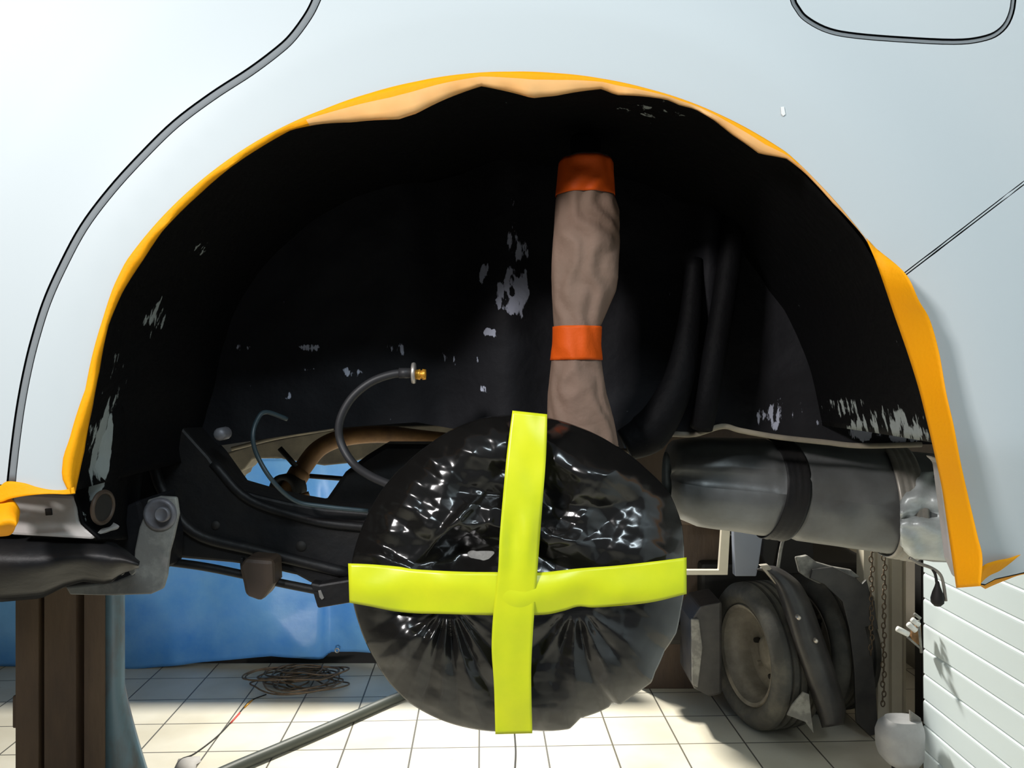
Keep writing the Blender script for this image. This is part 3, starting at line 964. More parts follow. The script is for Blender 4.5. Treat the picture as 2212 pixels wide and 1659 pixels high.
# ------------------------------------------------------------------ muffler
rows = []
NS = 36
for i in range(80):
    px = 1440 + (2110 - 1440) * i / 79
    top = interp([(1440, 975), (1452, 950), (1500, 942), (1700, 945), (1900, 965), (2110, 985)], px)
    bot = interp([(1440, 1090), (1456, 1118), (1500, 1137), (1700, 1166), (1890, 1193), (2000, 1212), (2060, 1214), (2110, 1205)], px)
    yc = 0.42
    cz = (top + bot) / 2; hr = (bot - top) / 2
    row = []
    bulge = 1.0
    if 1655 < px < 1710: bulge = 0.965
    for k in range(NS):
        a = 2 * math.pi * k / NS
        rr = hr * bulge
        ca, sa = math.cos(a), math.sin(a)
        c3 = P(px, cz, yc)
        R_ = rr / F * (yc - CAMY) * 0.97
        yy = yc - 1.05 * R_ * (abs(ca) ** 0.8) * (1 if ca > 0 else -1)
        zz = c3.z + R_ * sa
        # horizontal crease of the shell
        yy += 0.012 * math.exp(-((sa - 0.15) / 0.13) ** 2) * (1 if ca > 0 else 0) * (1 - sm((px - 1640) / 40))
        yy += 0.004 * noise.noise(Vector((px / 60, a * 2, 0)))
        row.append(Vector((c3.x, yy, zz)))
    row.append(row[0].copy())
    rows.append(row)
mu = grid_obj('muffler', rows, M_muff); adopt(mu, CAR)


def strap(name, pxs, m, wv=0.0, mult=1.04, lift=0.0):
    rows = []
    for px in pxs:
        row = []
        top = interp([(1440, 975), (1452, 950), (1500, 942), (1700, 945), (1900, 965), (2110, 985)], px)
        bot = interp([(1440, 1090), (1456, 1118), (1500, 1137), (1700, 1166), (1890, 1193), (2000, 1212), (2060, 1214), (2110, 1205)], px)
        cz = (top + bot) / 2; hr = (bot - top) / 2; yc = 0.42
        R_ = hr / F * (yc - CAMY) * mult
        for k in range(40):
            a = math.radians(80 - 180 * k / 39)
            sh = wv * math.sin(k / 39 * 5)
            c3 = P(px + sh, cz, yc)
            rr = R_ * (1 + 0.012 * math.sin(px * 0.45))
            row.append(Vector((c3.x, yc - 1.05 * rr * math.cos(a) - lift, c3.z + rr * math.sin(a))))
        rows.append(row)
    o = grid_obj(name, rows, m, mu, solid=0.0015)
    return o


strap('hanger_strap', [1652 + 6 * i for i in range(9)], M_black, 14, 1.0)
strap('wrinkled_strap', [1895 + 4 * i for i in range(15)], M_strap, -10, 1.05)
# pale heat shield end
rows = []
for i in range(30):
    px = 1945 + (2130 - 1945) * i / 29
    row = []
    tp = interp([(1945, 1062), (1960, 1035), (1990, 1020), (2130, 1012)], px)
    bt = interp([(1945, 1180), (1970, 1205), (2060, 1212), (2130, 1210)], px)
    for j in range(26):
        s_ = j / 25; py = tp + (bt - tp) * s_
        y = 0.36 - 0.045 * math.sin(math.pi * s_) + 0.02 * noise.noise(Vector((px / 45, py / 30, 2))) + 0.03 * sm((s_ - .4) / .1) * (1 - sm((s_ - .5) / .1))
        row.append(P(px, py, y))
    rows.append(row)
hs = grid_obj('heat_shield', rows, M_foil, None, solid=0.002); adopt(hs, CAR)
hw = tube('hanging_wire', [P(1965, 1205, 0.33), P(1985, 1217, 0.33), P(2010, 1226, 0.33), P(2030, 1240, 0.33), P(2038, 1262, 0.33), P(2043, 1298, 0.33)], 0.0022, M_strap, None, 8); adopt(hw, CAR)
tube('sensor_lead', [P(2012, 1226, 0.33), P(2020, 1240, 0.33), P(2024, 1262, 0.33)], 0.002, M_dark, hw, 8)
V, Fc = [], []
c = P(2025, 1286, 0.33)
lathe_data([(0.019, 0.0), (0.0185, 0.002), (0.012, 0.0035), (0.004, 0.0065), (-0.004, 0.0085), (-0.010, 0.008), (-0.014, 0.004), (-0.0145, 0.0)], 18,
           Matrix.Translation(c) @ Matrix.Rotation(math.radians(-90), 4, 'Y'), V, Fc)
meshobj('rubber_plug', V, Fc, M_dark, hw)
# inner side of bumper behind tape
o = slab('bumper_bracket', [(2012, 985), (2030, 1000), (2056, 1210), (2075, 1255), (2190, 1225), (2300, 1000)], 0.16, 0.02, M_sillpaint, bev=0.004); adopt(o, CAR)

# brake disc under the bag, hub and strut under the paper
HUBC = P(1118, 1240, 0.06)
V, Fc = [], []
lathe_data([(-0.03, 0.0), (-0.03, 0.035), (-0.005, 0.07), (0.0, 0.075), (0.0, 0.138), (0.02, 0.138), (0.02, 0.06), (0.12, 0.05), (0.12, 0.0)], 48,
           Matrix.Translation(HUBC) @ Matrix.Rotation(math.radians(90), 4, 'Z'), V, Fc)
o = meshobj('brake_disc', V, Fc, M_grey); adopt(o, CAR)
o = tube('shock_absorber', [P(1265, 300, 0.20), P(1262, 600, 0.20), P(1262, 950, 0.18), P(1235, 1100, 0.18)], 0.018, M_black, None, 16); adopt(o, CAR)

# ------------------------------------------------------------------ black bag over the hub
BC = (1118.0, 1240.0)
bagpts = [(1483, 1240), (1483, 1200), (1478, 1130), (1450, 1060), (1400, 1010), (1330, 958), (1250, 918), (1180, 898), (1105, 893), (1040, 900), (980, 922), (920, 960), (870, 1002), (825, 1050),
          (797, 1095), (772, 1150), (756, 1205), (755, 1290), (770, 1350), (800, 1420), (838, 1480), (880, 1522), (940, 1556), (1010, 1578), (1080, 1586), (1150, 1584), (1232, 1580), (1256, 1556), (1300, 1541),
          (1318, 1532), (1325, 1522), (1342, 1527), (1380, 1500), (1412, 1478), (1420, 1455), (1440, 1410), (1466, 1370), (1476, 1320), (1483, 1280)]
tb = []
for a, b in bagpts:
    th = math.degrees(math.atan2(-(b - BC[1]), a - BC[0])) % 360
    tb.append((th, math.hypot(a - BC[0], b - BC[1])))
tb.sort(); tb = [(tb[-1][0] - 360, tb[-1][1])] + tb + [(tb[0][0] + 360, tb[0][1])]


def tri(x):
    x = x - math.floor(x)
    return abs(x * 2 - 1) * 2 - 1


rnd = random.Random(3)
dirs = [(math.cos(a), math.sin(a), rnd.uniform(4, 7.5), rnd.random()) for a in [rnd.uniform(0, math.pi) for _ in range(5)]]
dirs2 = [(math.cos(a), math.sin(a), rnd.uniform(11, 18), rnd.random()) for a in [rnd.uniform(0, math.pi) for _ in range(5)]]
YB = 0.028


def bag_y(px, py, smooth_only=False):
    u, v = px / 1000.0, py / 1000.0
    h = 0.0
    # body of the bag: slightly hollow around the tape crossing, proud hub
    r = math.hypot(px - BC[0], py - BC[1])
    h += 0.012 * math.exp(-(r / 230) ** 2)
    if smooth_only:
        return YB - h - 0.0075
    wv = noise.noise(Vector((u * 5, v * 5, 0))) * 0.35
    wv2 = noise.noise(Vector((u * 9, v * 9, 5))) * 0.3
    crumple = sum(tri(a * u * f + b * v * f + p + wv) for a, b, f, p in dirs) / 5
    fine = sum(tri(a * u * f + b * v * f + p + wv2) for a, b, f, p in dirs2) / 5
    up = sm((1300 - py) / 120)
    lf = 0.55 + 0.45 * sm((1420 - px) / 260)
    h += up * (0.021 * crumple + 0.0050 * fine) * lf
    # gathers running down from two pinch points under the horizontal tape
    dn = 1 - up
    for (fx, fy, amp, nf, ph) in ((968, 1300, 0.0062, 9, 0.2), (1245, 1295, 0.0062, 7, 1.1)):
        dx, dy = px - fx, py - fy
        rr = math.hypot(dx, dy)
        an = math.atan2(dx, dy)
        wgt = math.exp(-(an / 0.75) ** 2) * sm(rr / 70) * math.exp(-rr / 420)
        h += dn * amp * wgt * tri(an * nf / 3.1 + ph + 0.18 * noise.noise(Vector((u * 6, v * 6, 3))))
        h += 0.012 * math.exp(-(rr / 45) ** 2)
    h += dn * (0.010 * crumple + 0.0022 * fine)
    # dimples either side of the crossing
    h -= 0.016 * math.exp(-((px - 1000) / 70) ** 2 - ((py - 1205) / 40) ** 2)
    h -= 0.012 * math.exp(-((px - 1190) / 40) ** 2 - ((py - 1090) / 90) ** 2)
    # diagonal ribs upper left
    h += 0.006 * math.exp(-(((px - 960) + (py - 1150)) / 16) ** 2) * math.exp(-((px - 970) / 70) ** 2)
    hs = 0.012 * math.exp(-(r / 230) ** 2)
    vx = 1130 - (py - 900) * 0.068 if py < 1330 else 1108
    near = max(1 - sm((abs(px - vx) - 44) / 22), 1 - sm((abs(py - 1272) - 58) / 26))
    cap = hs + 0.0045
    if h > cap: h = h + (cap - h) * near
    return YB - h


NR, NT = 150, 440
V = []; Fc = []
for k in range(NT):
    th = 360.0 * k / NT
    R_ = interp(tb, th)
    c_, s_ = math.cos(math.radians(th)), math.sin(math.radians(th))
    for j in range(NR + 1):
        t = j / NR
        if t <= 0.80:
            rr = R_ * (t / 0.80) * 0.985
            px, py = BC[0] + rr * c_, BC[1] - rr * s_
            y = bag_y(px, py) + 0.030 * max(0.0, (t / 0.80 - 0.72) / 0.28) ** 2.4
            ye_ = y
        else:
            q_ = (t - 0.80) / 0.20
            rr = R_ * (1 - 0.55 * q_ ** 2.2) * (0.985 + 0.015 * math.sin(min(1, q_ * 3) * math.pi / 2))
            y = ye_ * (1 - q_) + (YB + 0.10) * q_ + 0.012 * q_ * (1 - q_)
            px, py = BC[0] + rr * c_, BC[1] - rr * s_
        V.append(P(px, py, y) if t <= 0.80 else Vector(((BC[0] + rr * c_ - PX0) / F * (ye_ - CAMY), y, CAMZ - (BC[1] - rr * s_ - PY0) / F * (ye_ - CAMY))))
n = NR + 1
for k in range(NT):
    k2 = (k + 1) % NT
    for j in range(NR):
        if j == 0:
            Fc.append((k * n, k * n + 1, k2 * n + 1))
        else:
            Fc.append((k * n + j, k * n + j + 1, k2 * n + j + 1, k2 * n + j))
bag = meshobj('plastic_bag', V, Fc, M_bag)
rebase(tag(bag, 'shiny black plastic bag wrapped around the wheel hub under crossed lime tape', 'bag'))

# lime tapes


def tape_rows(e1, e2, n, across, yfn):
    a = catmull([Vector((p[0], p[1], 0)) for p in e1], 10); b = catmull([Vector((p[0], p[1], 0)) for p in e2], 10)

    def res(pl, n):
        L = [0]
        for i in range(1, len(pl)): L.append(L[-1] + (pl[i] - pl[i - 1]).length)
        out = []; j = 0
        for i in range(n):
            t = L[-1] * i / (n - 1)
            while j < len(L) - 2 and L[j + 1] < t: j += 1
            f = (t - L[j]) / max(1e-9, L[j + 1] - L[j]); out.append(pl[j].lerp(pl[j + 1], min(1, f)))
        return out
    a = res(a, n); b = res(b, n)
    rows = []
    for k in range(across + 1):
        s_ = k / across
        rows.append([P(*(a[i].lerp(b[i], s_)).xy, yfn(i / (n - 1), s_, a[i].lerp(b[i], s_))) for i in range(n)])
    return rows


hy = lambda t, s_, p: bag_y(p.x, p.y, True) - 0.004 - 0.004 * math.exp(-((t - .32) / .08) ** 2) + 0.004 * noise.noise(Vector((p.x / 90, p.y / 60, 1))) + 0.012 * (abs(t - .5) * 2) ** 3 - 0.004 * math.sin(s_ * math.pi)
h1 = [(752, 1217), (800, 1219), (860, 1224), (900, 1230), (1000, 1235), (1076, 1236), (1161, 1237), (1250, 1228), (1330, 1222), (1420, 1212), (1483, 1204)]
h2 = [(755, 1302), (800, 1310), (850, 1320), (900, 1325), (950, 1326), (1066, 1329), (1170, 1328), (1215, 1320), (1250, 1310), (1290, 1312), (1400, 1302), (1483, 1283)]
o = grid_obj('lime_tape', tape_rows(h1, h2, 90, 12, hy), M_lime, None, solid=0.0003)
rebase(tag(o, 'horizontal lime green tape strip across the black bag', 'tape'))
v1 = [(1107, 887), (1100, 940), (1093, 1000), (1080, 1150), (1076, 1230), (1066, 1320), (1062, 1400), (1067, 1480), (1070, 1586)]
v2 = [(1182, 895), (1181, 950), (1178, 1010), (1170, 1110), (1161, 1230), (1153, 1340), (1148, 1430), (1148, 1500), (1150, 1584)]
vy = lambda t, s_, p: bag_y(p.x, p.y, True) - 0.0085 - 0.0025 * math.exp(-((t - .4) / .1) ** 2) * math.cos(s_ * 9) + 0.003 * noise.noise(Vector((p.x / 50, p.y / 90, 7))) * min(1, abs(t - .5) * 6) + 0.012 * (abs(t - .5) * 2) ** 3 + 0.003 * sm((t - .68) / .32)
o = grid_obj('lime_tape', tape_rows(v1, v2, 90, 12, vy), M_lime, None, solid=0.0003)
rebase(tag(o, 'vertical lime green tape strip down the middle of the black bag', 'tape'))

# ------------------------------------------------------------------ paper wrapped shock absorber
edges = [(343, 1216, 1316), (352, 1210, 1321), (425, 1203, 1325), (432, 1200, 1330), (455, 1199, 1337), (520, 1195, 1338), (600, 1191, 1335), (630, 1192, 1329), (665, 1194, 1314), (705, 1197, 1297), (745, 1196, 1295),
         (780, 1191, 1298), (850, 1184, 1309), (900, 1183, 1324), (955, 1190, 1334), (985, 1196, 1336)]
YP = 0.17


def paper_row(py, grow=0.0, seg=56, wr=1.0):
    L = interp([(a, b) for a, b, c in edges], py); R = interp([(a, c) for a, b, c in edges], py)
    c = P((L + R) / 2, py, YP); rx = (R - L) / 2 / F * (YP - CAMY)
    row = []
    for k in range(seg + 1):
        a = 2 * math.pi * k / seg
        w_ = 1 + wr * (0.10 * noise.noise(Vector((math.cos(a) * 1.6, math.sin(a) * 1.6, py / 90))) + 0.09 * tri(a * 1.1 + py / 160 + noise.noise(Vector((math.cos(a), py / 70, 0)))))
        if abs(math.sin(a)) < 0.35: w_ = 1 + (w_ - 1) * 0.3
        row.append(Vector((c.x + (rx + grow) * math.cos(a) * (1 + (w_ - 1) * .3), c.y - (0.030 + grow) * math.sin(a) * w_, c.z)))
    return row


rows = [paper_row(343 + (985 - 343) * i / 110) for i in range(111)]
# slanting lower hem
for i, r in enumerate(rows):
    if i > 95:
        for k, v in enumerate(r):
            frac = (v.x - r[28].x) / max(1e-6, (r[0].x - r[28].x))
            lim = P(0, 903 + 55 * frac, YP).z
            if v.z < lim: v.z = lim - (0.0002 * (i - 95))
pw = grid_obj('masking_paper', rows, M_kraft, None, solid=0.0006)
rebase(tag(pw, 'crumpled brown masking paper wrapped round the shock absorber in the wheel arch', 'paper'))
for (a, b, lab) in ((347, 424, 'orange tape band round the top end of the brown paper wrap'), (706, 778, 'orange tape band round the waist of the brown paper wrap')):
    rr_ = [paper_row(a + (b - a) * i / 12, 0.0016, wr=0.75) for i in range(13)]
    o = grid_obj('orange_tape', rr_, M_orange2, None, solid=0.0004)
    rebase(tag(o, lab, 'tape'))

# ------------------------------------------------------------------ orange masking tape along the arch
TS = 30.5
rowsA = [[], [], [], [], [], []]
N_ = 170
for i in range(N_ + 1):
    th = TH0 + (TS - TH0) * i / N_
    o_ = pol(OUT, th); n_ = pol(INN, th); e = archedge(th)
    jag = 0.002 * noise.noise(Vector((th / 4.0, 0, 0)))
    dp = interp([(30, 0.1), (120, 0.1), (132, 0.18), (165, 0.18), (185, 0.5)], th)
    x, z = PB(*e); ye = ysurf(x, z)
    prof = [(o_, ye - 0.0035), (mixp(o_, e, .6), ye - 0.0045), (mixp(o_, n_, interp([(30, .35), (60, .3), (120, .3), (150, .5), (185, .55)], th)), ye - 0.004),
            (mixp(o_, n_, .72), ye + 0.006 * dp + jag), (mixp(o_, n_, .9), ye + 0.016 * dp + jag * 2), (n_, ye + 0.022 * dp + jag * 2)]
    if dp < 0.35: prof[3] = (prof[3][0], prof[3][1] - 0.0045); prof[4] = (prof[4][0], prof[4][1] - 0.003 + 0.004 * noise.noise(Vector((th / 3.0, 2, 0))))
    for k, (p, y) in enumerate(prof):
        rowsA[k].append(P(p[0], p[1], y))
V = []; Fc = []
n = N_ + 1
for r in rowsA: V += r
for i in range(5):
    for j in range(N_):
        Fc.append((i * n + j, i * n + j + 1, (i + 1) * n + j + 1, (i + 1) * n + j))
at_ = meshobj('masking_tape', V, Fc, [M_orange, M_peach])
for pi, p in enumerate(at_.data.polygons):
    i, j = divmod(pi, N_)
    th = TH0 + (TS - TH0) * j / N_
    if i >= 2 and (66 < th < 122.5 or 39 < th < 60 or 60 <= th <= 66) or (i >= 1 and 33 < th < 47):
        p.material_index = 1
s = at_.modifiers.new('s', 'SOLIDIFY'); s.thickness = 0.0004; s.offset = 0
rebase(tag(at_, 'orange masking tape with pale underside curling along the wheel arch top and front', 'tape'))

# rear tape: folded outwards, standing proud of the bumper and throwing a shadow
to = [(1890, 535), (1955, 590), (1985, 650), (2008, 690), (2028, 760), (2044, 850), (2060, 920), (2075, 1000), (2093, 1080), (2112, 1160), (2122, 1205), (2118, 1266)]
ti = [(1872, 515), (1902, 592), (1932, 680), (1960, 760), (1985, 840), (2005, 920), (2020, 985), (2035, 1055), (2046, 1130), (2056, 1200), (2066, 1270)]


def ry(t, s_, p):
    x, z = PB(p.x, p.y)
    up = sm(t / 0.16)
    return ysurf(x, z) - 0.003 - up * (0.004 + 0.030 * s_ + 0.004 * math.sin(t * 14)) + (1 - up) * 0.006 * noise.noise(Vector((p.x / 18, p.y / 18, 0)))


rt = grid_obj('masking_tape', tape_rows(ti, to, 80, 8, ry), M_orange, None, solid=0.0005)
rebase(tag(rt, 'broad orange masking tape standing up along the rear edge of the arch', 'tape'))
# tape under the bumper
b1 = [(2112, 1262), (2122, 1225), (2150, 1212), (2180, 1206), (2212, 1196), (2300, 1175)]
b2 = [(2128, 1272), (2150, 1262), (2175, 1252), (2190, 1246), (2212, 1240), (2300, 1222)]
yy_ = lambda t, s_, p: ysurf(*PB(p.x, p.y, True), True) - 0.004 + 0.02 * s_ - 0.006 * math.sin(t * 7)
bt_ = grid_obj('masking_tape', tape_rows(b1, b2, 40, 6, yy_), M_orange, None, solid=0.0005)
rebase(tag(bt_, 'orange masking tape folded under the lower bumper edge at far right', 'tape'))
# tape along the sill, front left: wavy, loose end drooping
s1 = [(-300, 1040), (-100, 1052), (-10, 1052), (15, 1040), (50, 1043), (80, 1052), (110, 1058), (140, 1058), (160, 1052)]
s2 = [(-300, 1075), (-100, 1080), (-10, 1086), (20, 1078), (50, 1072), (85, 1068), (115, 1067), (142, 1068), (163, 1066)]
sy = lambda t, s_, p: -0.004 + ysurf(*PB(p.x, p.y)) - 0.010 * math.sin(t * 9) * (1 - t) - 0.012 * (1 - t) * s_
st_ = grid_obj('masking_tape', tape_rows(s1, s2, 70, 6, sy), M_orange, None, solid=0.0005)
rebase(tag(st_, 'wavy orange masking tape along the bottom edge of the rear door', 'tape'))
l1 = [(-40, 1060), (0, 1072), (25, 1078), (42, 1100), (40, 1125)]
l2 = [(-40, 1170), (-10, 1160), (8, 1158), (20, 1156), (28, 1150)]
ly = lambda t, s_, p: -0.012 + 0.014 * math.sin(s_ * 5 + t * 3)
lt = grid_obj('masking_tape', tape_rows(l1, l2, 30, 14, ly), M_orange, None, solid=0.0005)
rebase(tag(lt, 'loose curled end of orange masking tape hanging below the sill at far left', 'tape'))

# ------------------------------------------------------------------ lift column (left)
YC = 2.0
LC = empty('lift_column', (P(155, 0, YC).x, YC + 0.1, 0.0), 'grimy brown and blue vehicle lift column behind the sill at left', 'lift')
ztop = 1.30
xa = lambda px: P(px, 0, YC).x
prof = [(38, 0.05), (38, 0.0), (82, 0.0), (84, 0.05), (98, 0.05), (100, 0.0), (163, 0.0), (167, 0.05), (183, 0.05), (186, 0.0), (228, 0.0)]
V = [Vector((xa(a), YC + b, 0.0)) for a, b in prof] + [Vector((xa(a), YC + b, ztop)) for a, b in prof]
n = len(prof)
Fc = [(i, i + 1, n + i + 1, n + i) for i in range(n - 1)]
o = meshobj('ribbed_face', V, Fc, M_brown, smooth=False); s = o.modifiers.new('s', 'SOLIDIFY'); s.thickness = 0.006; s.offset = 1; adopt(o, LC)
# blue side with flared gusset
rows = []
for i in range(40):
    z_ = ztop * (1 - i / 39)
    fl_ = 0.06 * (max(0.0, 0.56 - z_) / 0.25) ** 1.25
    rows.append([Vector((xa(226), YC + 0.002, z_)), Vector((xa(244) + fl_ * .2, YC + 0.004, z_)), Vector((P(258, 0, YC + .02).x + fl_ * .6, YC + 0.02, z_)), Vector((P(268, 0, YC + .04).x + fl_, YC + 0.04, z_)), Vector((P(266, 0, YC + .14).x + fl_, YC + 0.14, z_))])
o = grid_obj('side_gusset', rows, M_bluecol, None, solid=0.006); adopt(o, LC)
o = box('back_plate', (xa(38), YC + 0.055, 0.0), (P(250, 0, YC + .14).x, YC + 0.14, ztop), M_bluecol); adopt(o, LC)
o = box('base_plate', (xa(-20), YC - 0.12, 0.0), (xa(340), YC + 0.3, 0.02), M_bluecol, bev=0.003); adopt(o, LC)
zc = P(0, 1550, YC).z
o = box('side_bracket', (xa(14), YC + 0.03, zc - 0.05), (xa(37), YC + 0.12, zc + 0.06), M_brown, bev=0.006); adopt(o, LC)
o = box('bracket_lug', (xa(26), YC + 0.04, zc + 0.06), (xa(37), YC + 0.10, zc + 0.085), M_brown, bev=0.003); adopt(o, LC)
o = box('carriage', (xa(30), YC - 0.02, ztop), (xa(262), YC + 0.14, ztop + 0.12), M_brown, bev=0.01); adopt(o, LC)

# ------------------------------------------------------------------ tarp
YT = 4.0 - 0.17


def tarp_bottom(px):
    return interp([(-250, 1440), (0, 1436), (272, 1441), (400, 1433), (590, 1412), (698, 1424), (712, 1414), (790, 1408), (1000, 1402), (1300, 1400)], px)


zt = P(0, 993, YT).z
BX = empty('tarp_rail', (-1.3, YT, 0), 'dark steel rail stand that carries the blue tarpaulin behind the car', 'rail')
o = box('rail', (-2.5, YT - 0.012, zt - 0.012), (0.44, YT + 0.012, zt + 0.012), M_black); adopt(o, BX)
o = box('hem_light_blocker', (-2.5, YT + 0.045, 0.0), (0.44, YT + 0.16, 0.50), M_dark); adopt(o, BX)  # dark block added behind the hem to stop lamp light leaking under it
for xx in (-2.48, 0.42):
    o = box('leg', (xx - 0.015, YT - 0.012, 0), (xx + 0.015, YT + 0.012, zt), M_black); adopt(o, BX)
    o = box('foot', (xx - 0.02, YT - 0.0, 0), (xx + 0.02, YT + 0.5, 0.03), M_black); adopt(o, BX)
rows = []
folds = [(698, 0.05), (590, -0.03), (430, 0.03), (290, -0.03), (120, 0.03), (850, -0.04)]
for i in range(200):
    px = -250 + (1270 + 250) * i / 199
    zb = P(px, tarp_bottom(px), YT).z
    row = []
    x = P(px, 0, YT).x
    for j in range(60):
        s_ = j / 59
        q_ = max(0.0, (s_ - 0.04) / 0.96)
        z_ = zt + 0.018 + (zb - zt - 0.018) * q_
        y = YT - 0.02 - 0.01 * q_
        if s_ < 0.04: z_ = zt - 0.03 + 0.048 * s_ / 0.04; y = YT + 0.02
        f = 0
        for (c_, am) in folds:
            d_ = (px - c_) / 40
            f += am * (1 / (1 + d_ * d_)) * q_
        step = 0.05 * sm((px - 694) / 8) * (1 - sm((px - 700) / 140)) * q_
        if s_ >= 0.04:
            w_ = sm(q_ * 4)
            y += 0.5 * f + step + w_ * (0.03 * noise.noise(Vector((x * 2.2, z_ * 1.8, 4))) * q_ + 0.012 * tri(x * 1.4 + z_ * 1.1 + 0.5 * noise.noise(Vector((x * 2, z_ * 2, 0)))) + 0.008 * tri(z_ * 2.3 - x * 1.1))
        row.append(Vector((x, y, z_)))
    rows.append(row)
tp_ = grid_obj('tarpaulin', rows, M_tarp, None, solid=0.0012)
tg = rebase(tag(tp_, 'creased blue tarpaulin hanging behind the car above the tiled floor', 'tarp'))
for a, b in ((292, 1431), (728, 1405), (-160, 1428)):
    V, Fc = [], []
    lathe_data([(-0.002, 0.008), (-0.004, 0.011), (-0.002, 0.014), (0.004, 0.014), (0.004, 0.008)], 20, Matrix.Translation(P(a, b, YT - 0.035)) @ Matrix.Rotation(math.radians(90), 4, 'Z'), V, Fc, True)
    o = meshobj('eyelet', V, Fc, M_grom)
    o.parent = tp_; o.matrix_parent_inverse = Matrix.Translation(-tp_.location)

# ------------------------------------------------------------------ things on the floor


def onfloor(px, py, z=0.0):
    d = F * (CAMZ - z) / (py - PY0)
    return Vector(((px - PX0) / F * d, d + CAMY, z))


V, Fc = [], []
rn = random.Random(11)
for k in range(16):
    c = onfloor(665 + rn.uniform(-45, 50), 1478 + rn.uniform(-8, 12))
    rx, ry_ = rn.uniform(0.10, 0.22), rn.uniform(0.06, 0.13)
    pts = []
    ph = rn.uniform(0, 6)
    for i in range(14):
        a = 2 * math.pi * i / 14
        w_ = 1 + 0.18 * math.sin(2 * a + ph)
        pts.append(Vector((c.x + rx * w_ * math.cos(a), c.y + ry_ * w_ * math.sin(a), 0.008 + k * 0.0032 + 0.006 * (1 + math.sin(3 * a + ph)))))
    tube_data(catmull(pts, 3, True), 0.0042, 8, True, V, Fc)
o = meshobj('coiled_cable', V, Fc, M_chain)
rebase(tag(o, 'tangled coil of thin brown cable on the tiles below the blue tarpaulin', 'cable'))
wr = tube('thin_wire', [onfloor(575, 1500, 0.003), onfloor(540, 1515, 0.003), onfloor(510, 1548, 0.003), onfloor(470, 1590, 0.003), onfloor(420, 1628, 0.003), onfloor(392, 1640, 0.003), onfloor(378, 1662, 0.003), onfloor(372, 1720, 0.003)], 0.0032, M_dark, None, 8)
tube('red_sleeve', [onfloor(518, 1540, 0.004), onfloor(498, 1562, 0.004)], 0.0042, M_red, wr, 8, 1)
tube('yellow_sleeve', [onfloor(545, 1512, 0.004), onfloor(528, 1528, 0.004)], 0.004, M_brass, wr, 8, 1)
tag(wr, 'thin black wire with a red sleeve trailing over the tiles left of the hose', 'wire')
hz = 0.024
o = tube('rubber_hose', [onfloor(300, 1750, hz), onfloor(500, 1660, hz), onfloor(600, 1618, hz), onfloor(720, 1567, hz), onfloor(860, 1506, hz), onfloor(960, 1470, hz), onfloor(1050, 1440, hz)], 0.0235, mat('green_grey_hose', (0.055, 0.062, 0.052), rough=0.5, spec=0.4), None, 18)
rebase(tag(o, 'thick dark green-grey hose lying diagonally across the floor tiles', 'hose'))
o = tube('black_cable', [onfloor(1108, 1540, 0.004), onfloor(1112, 1590, 0.004), onfloor(1114, 1625, 0.004), onfloor(1112, 1665, 0.004), onfloor(1108, 1740, 0.004)], 0.0038, M_dark, None, 8)
rebase(tag(o, 'short black cable on the tiles directly under the black bag', 'cable'))
rg = [(385, 1640), (402, 1636), (420, 1634), (432, 1634), (434, 1646), (424, 1652), (422, 1670), (390, 1675), (380, 1660)]
V = [onfloor(a, b, 0.002) for a, b in rg]; c = sum(V, Vector()) / len(V) + Vector((0, 0, 0.008))
V2 = V + [c]
o = meshobj('paper_scrap', V2, [(i, (i + 1) % len(V), len(V)) for i in range(len(V))], M_rag); s = o.modifiers.new('s', 'SOLIDIFY'); s.thickness = 0.001
rebase(tag(o, 'crumpled grey paper scrap beside the thin wire at bottom left', 'paper'))

# ------------------------------------------------------------------ truck at the right back
TR = empty('truck', (1.3, 3.3, 0), 'dusty truck with twin rear wheels parked beside the garage door', 'truck')
TR_R = 0.345


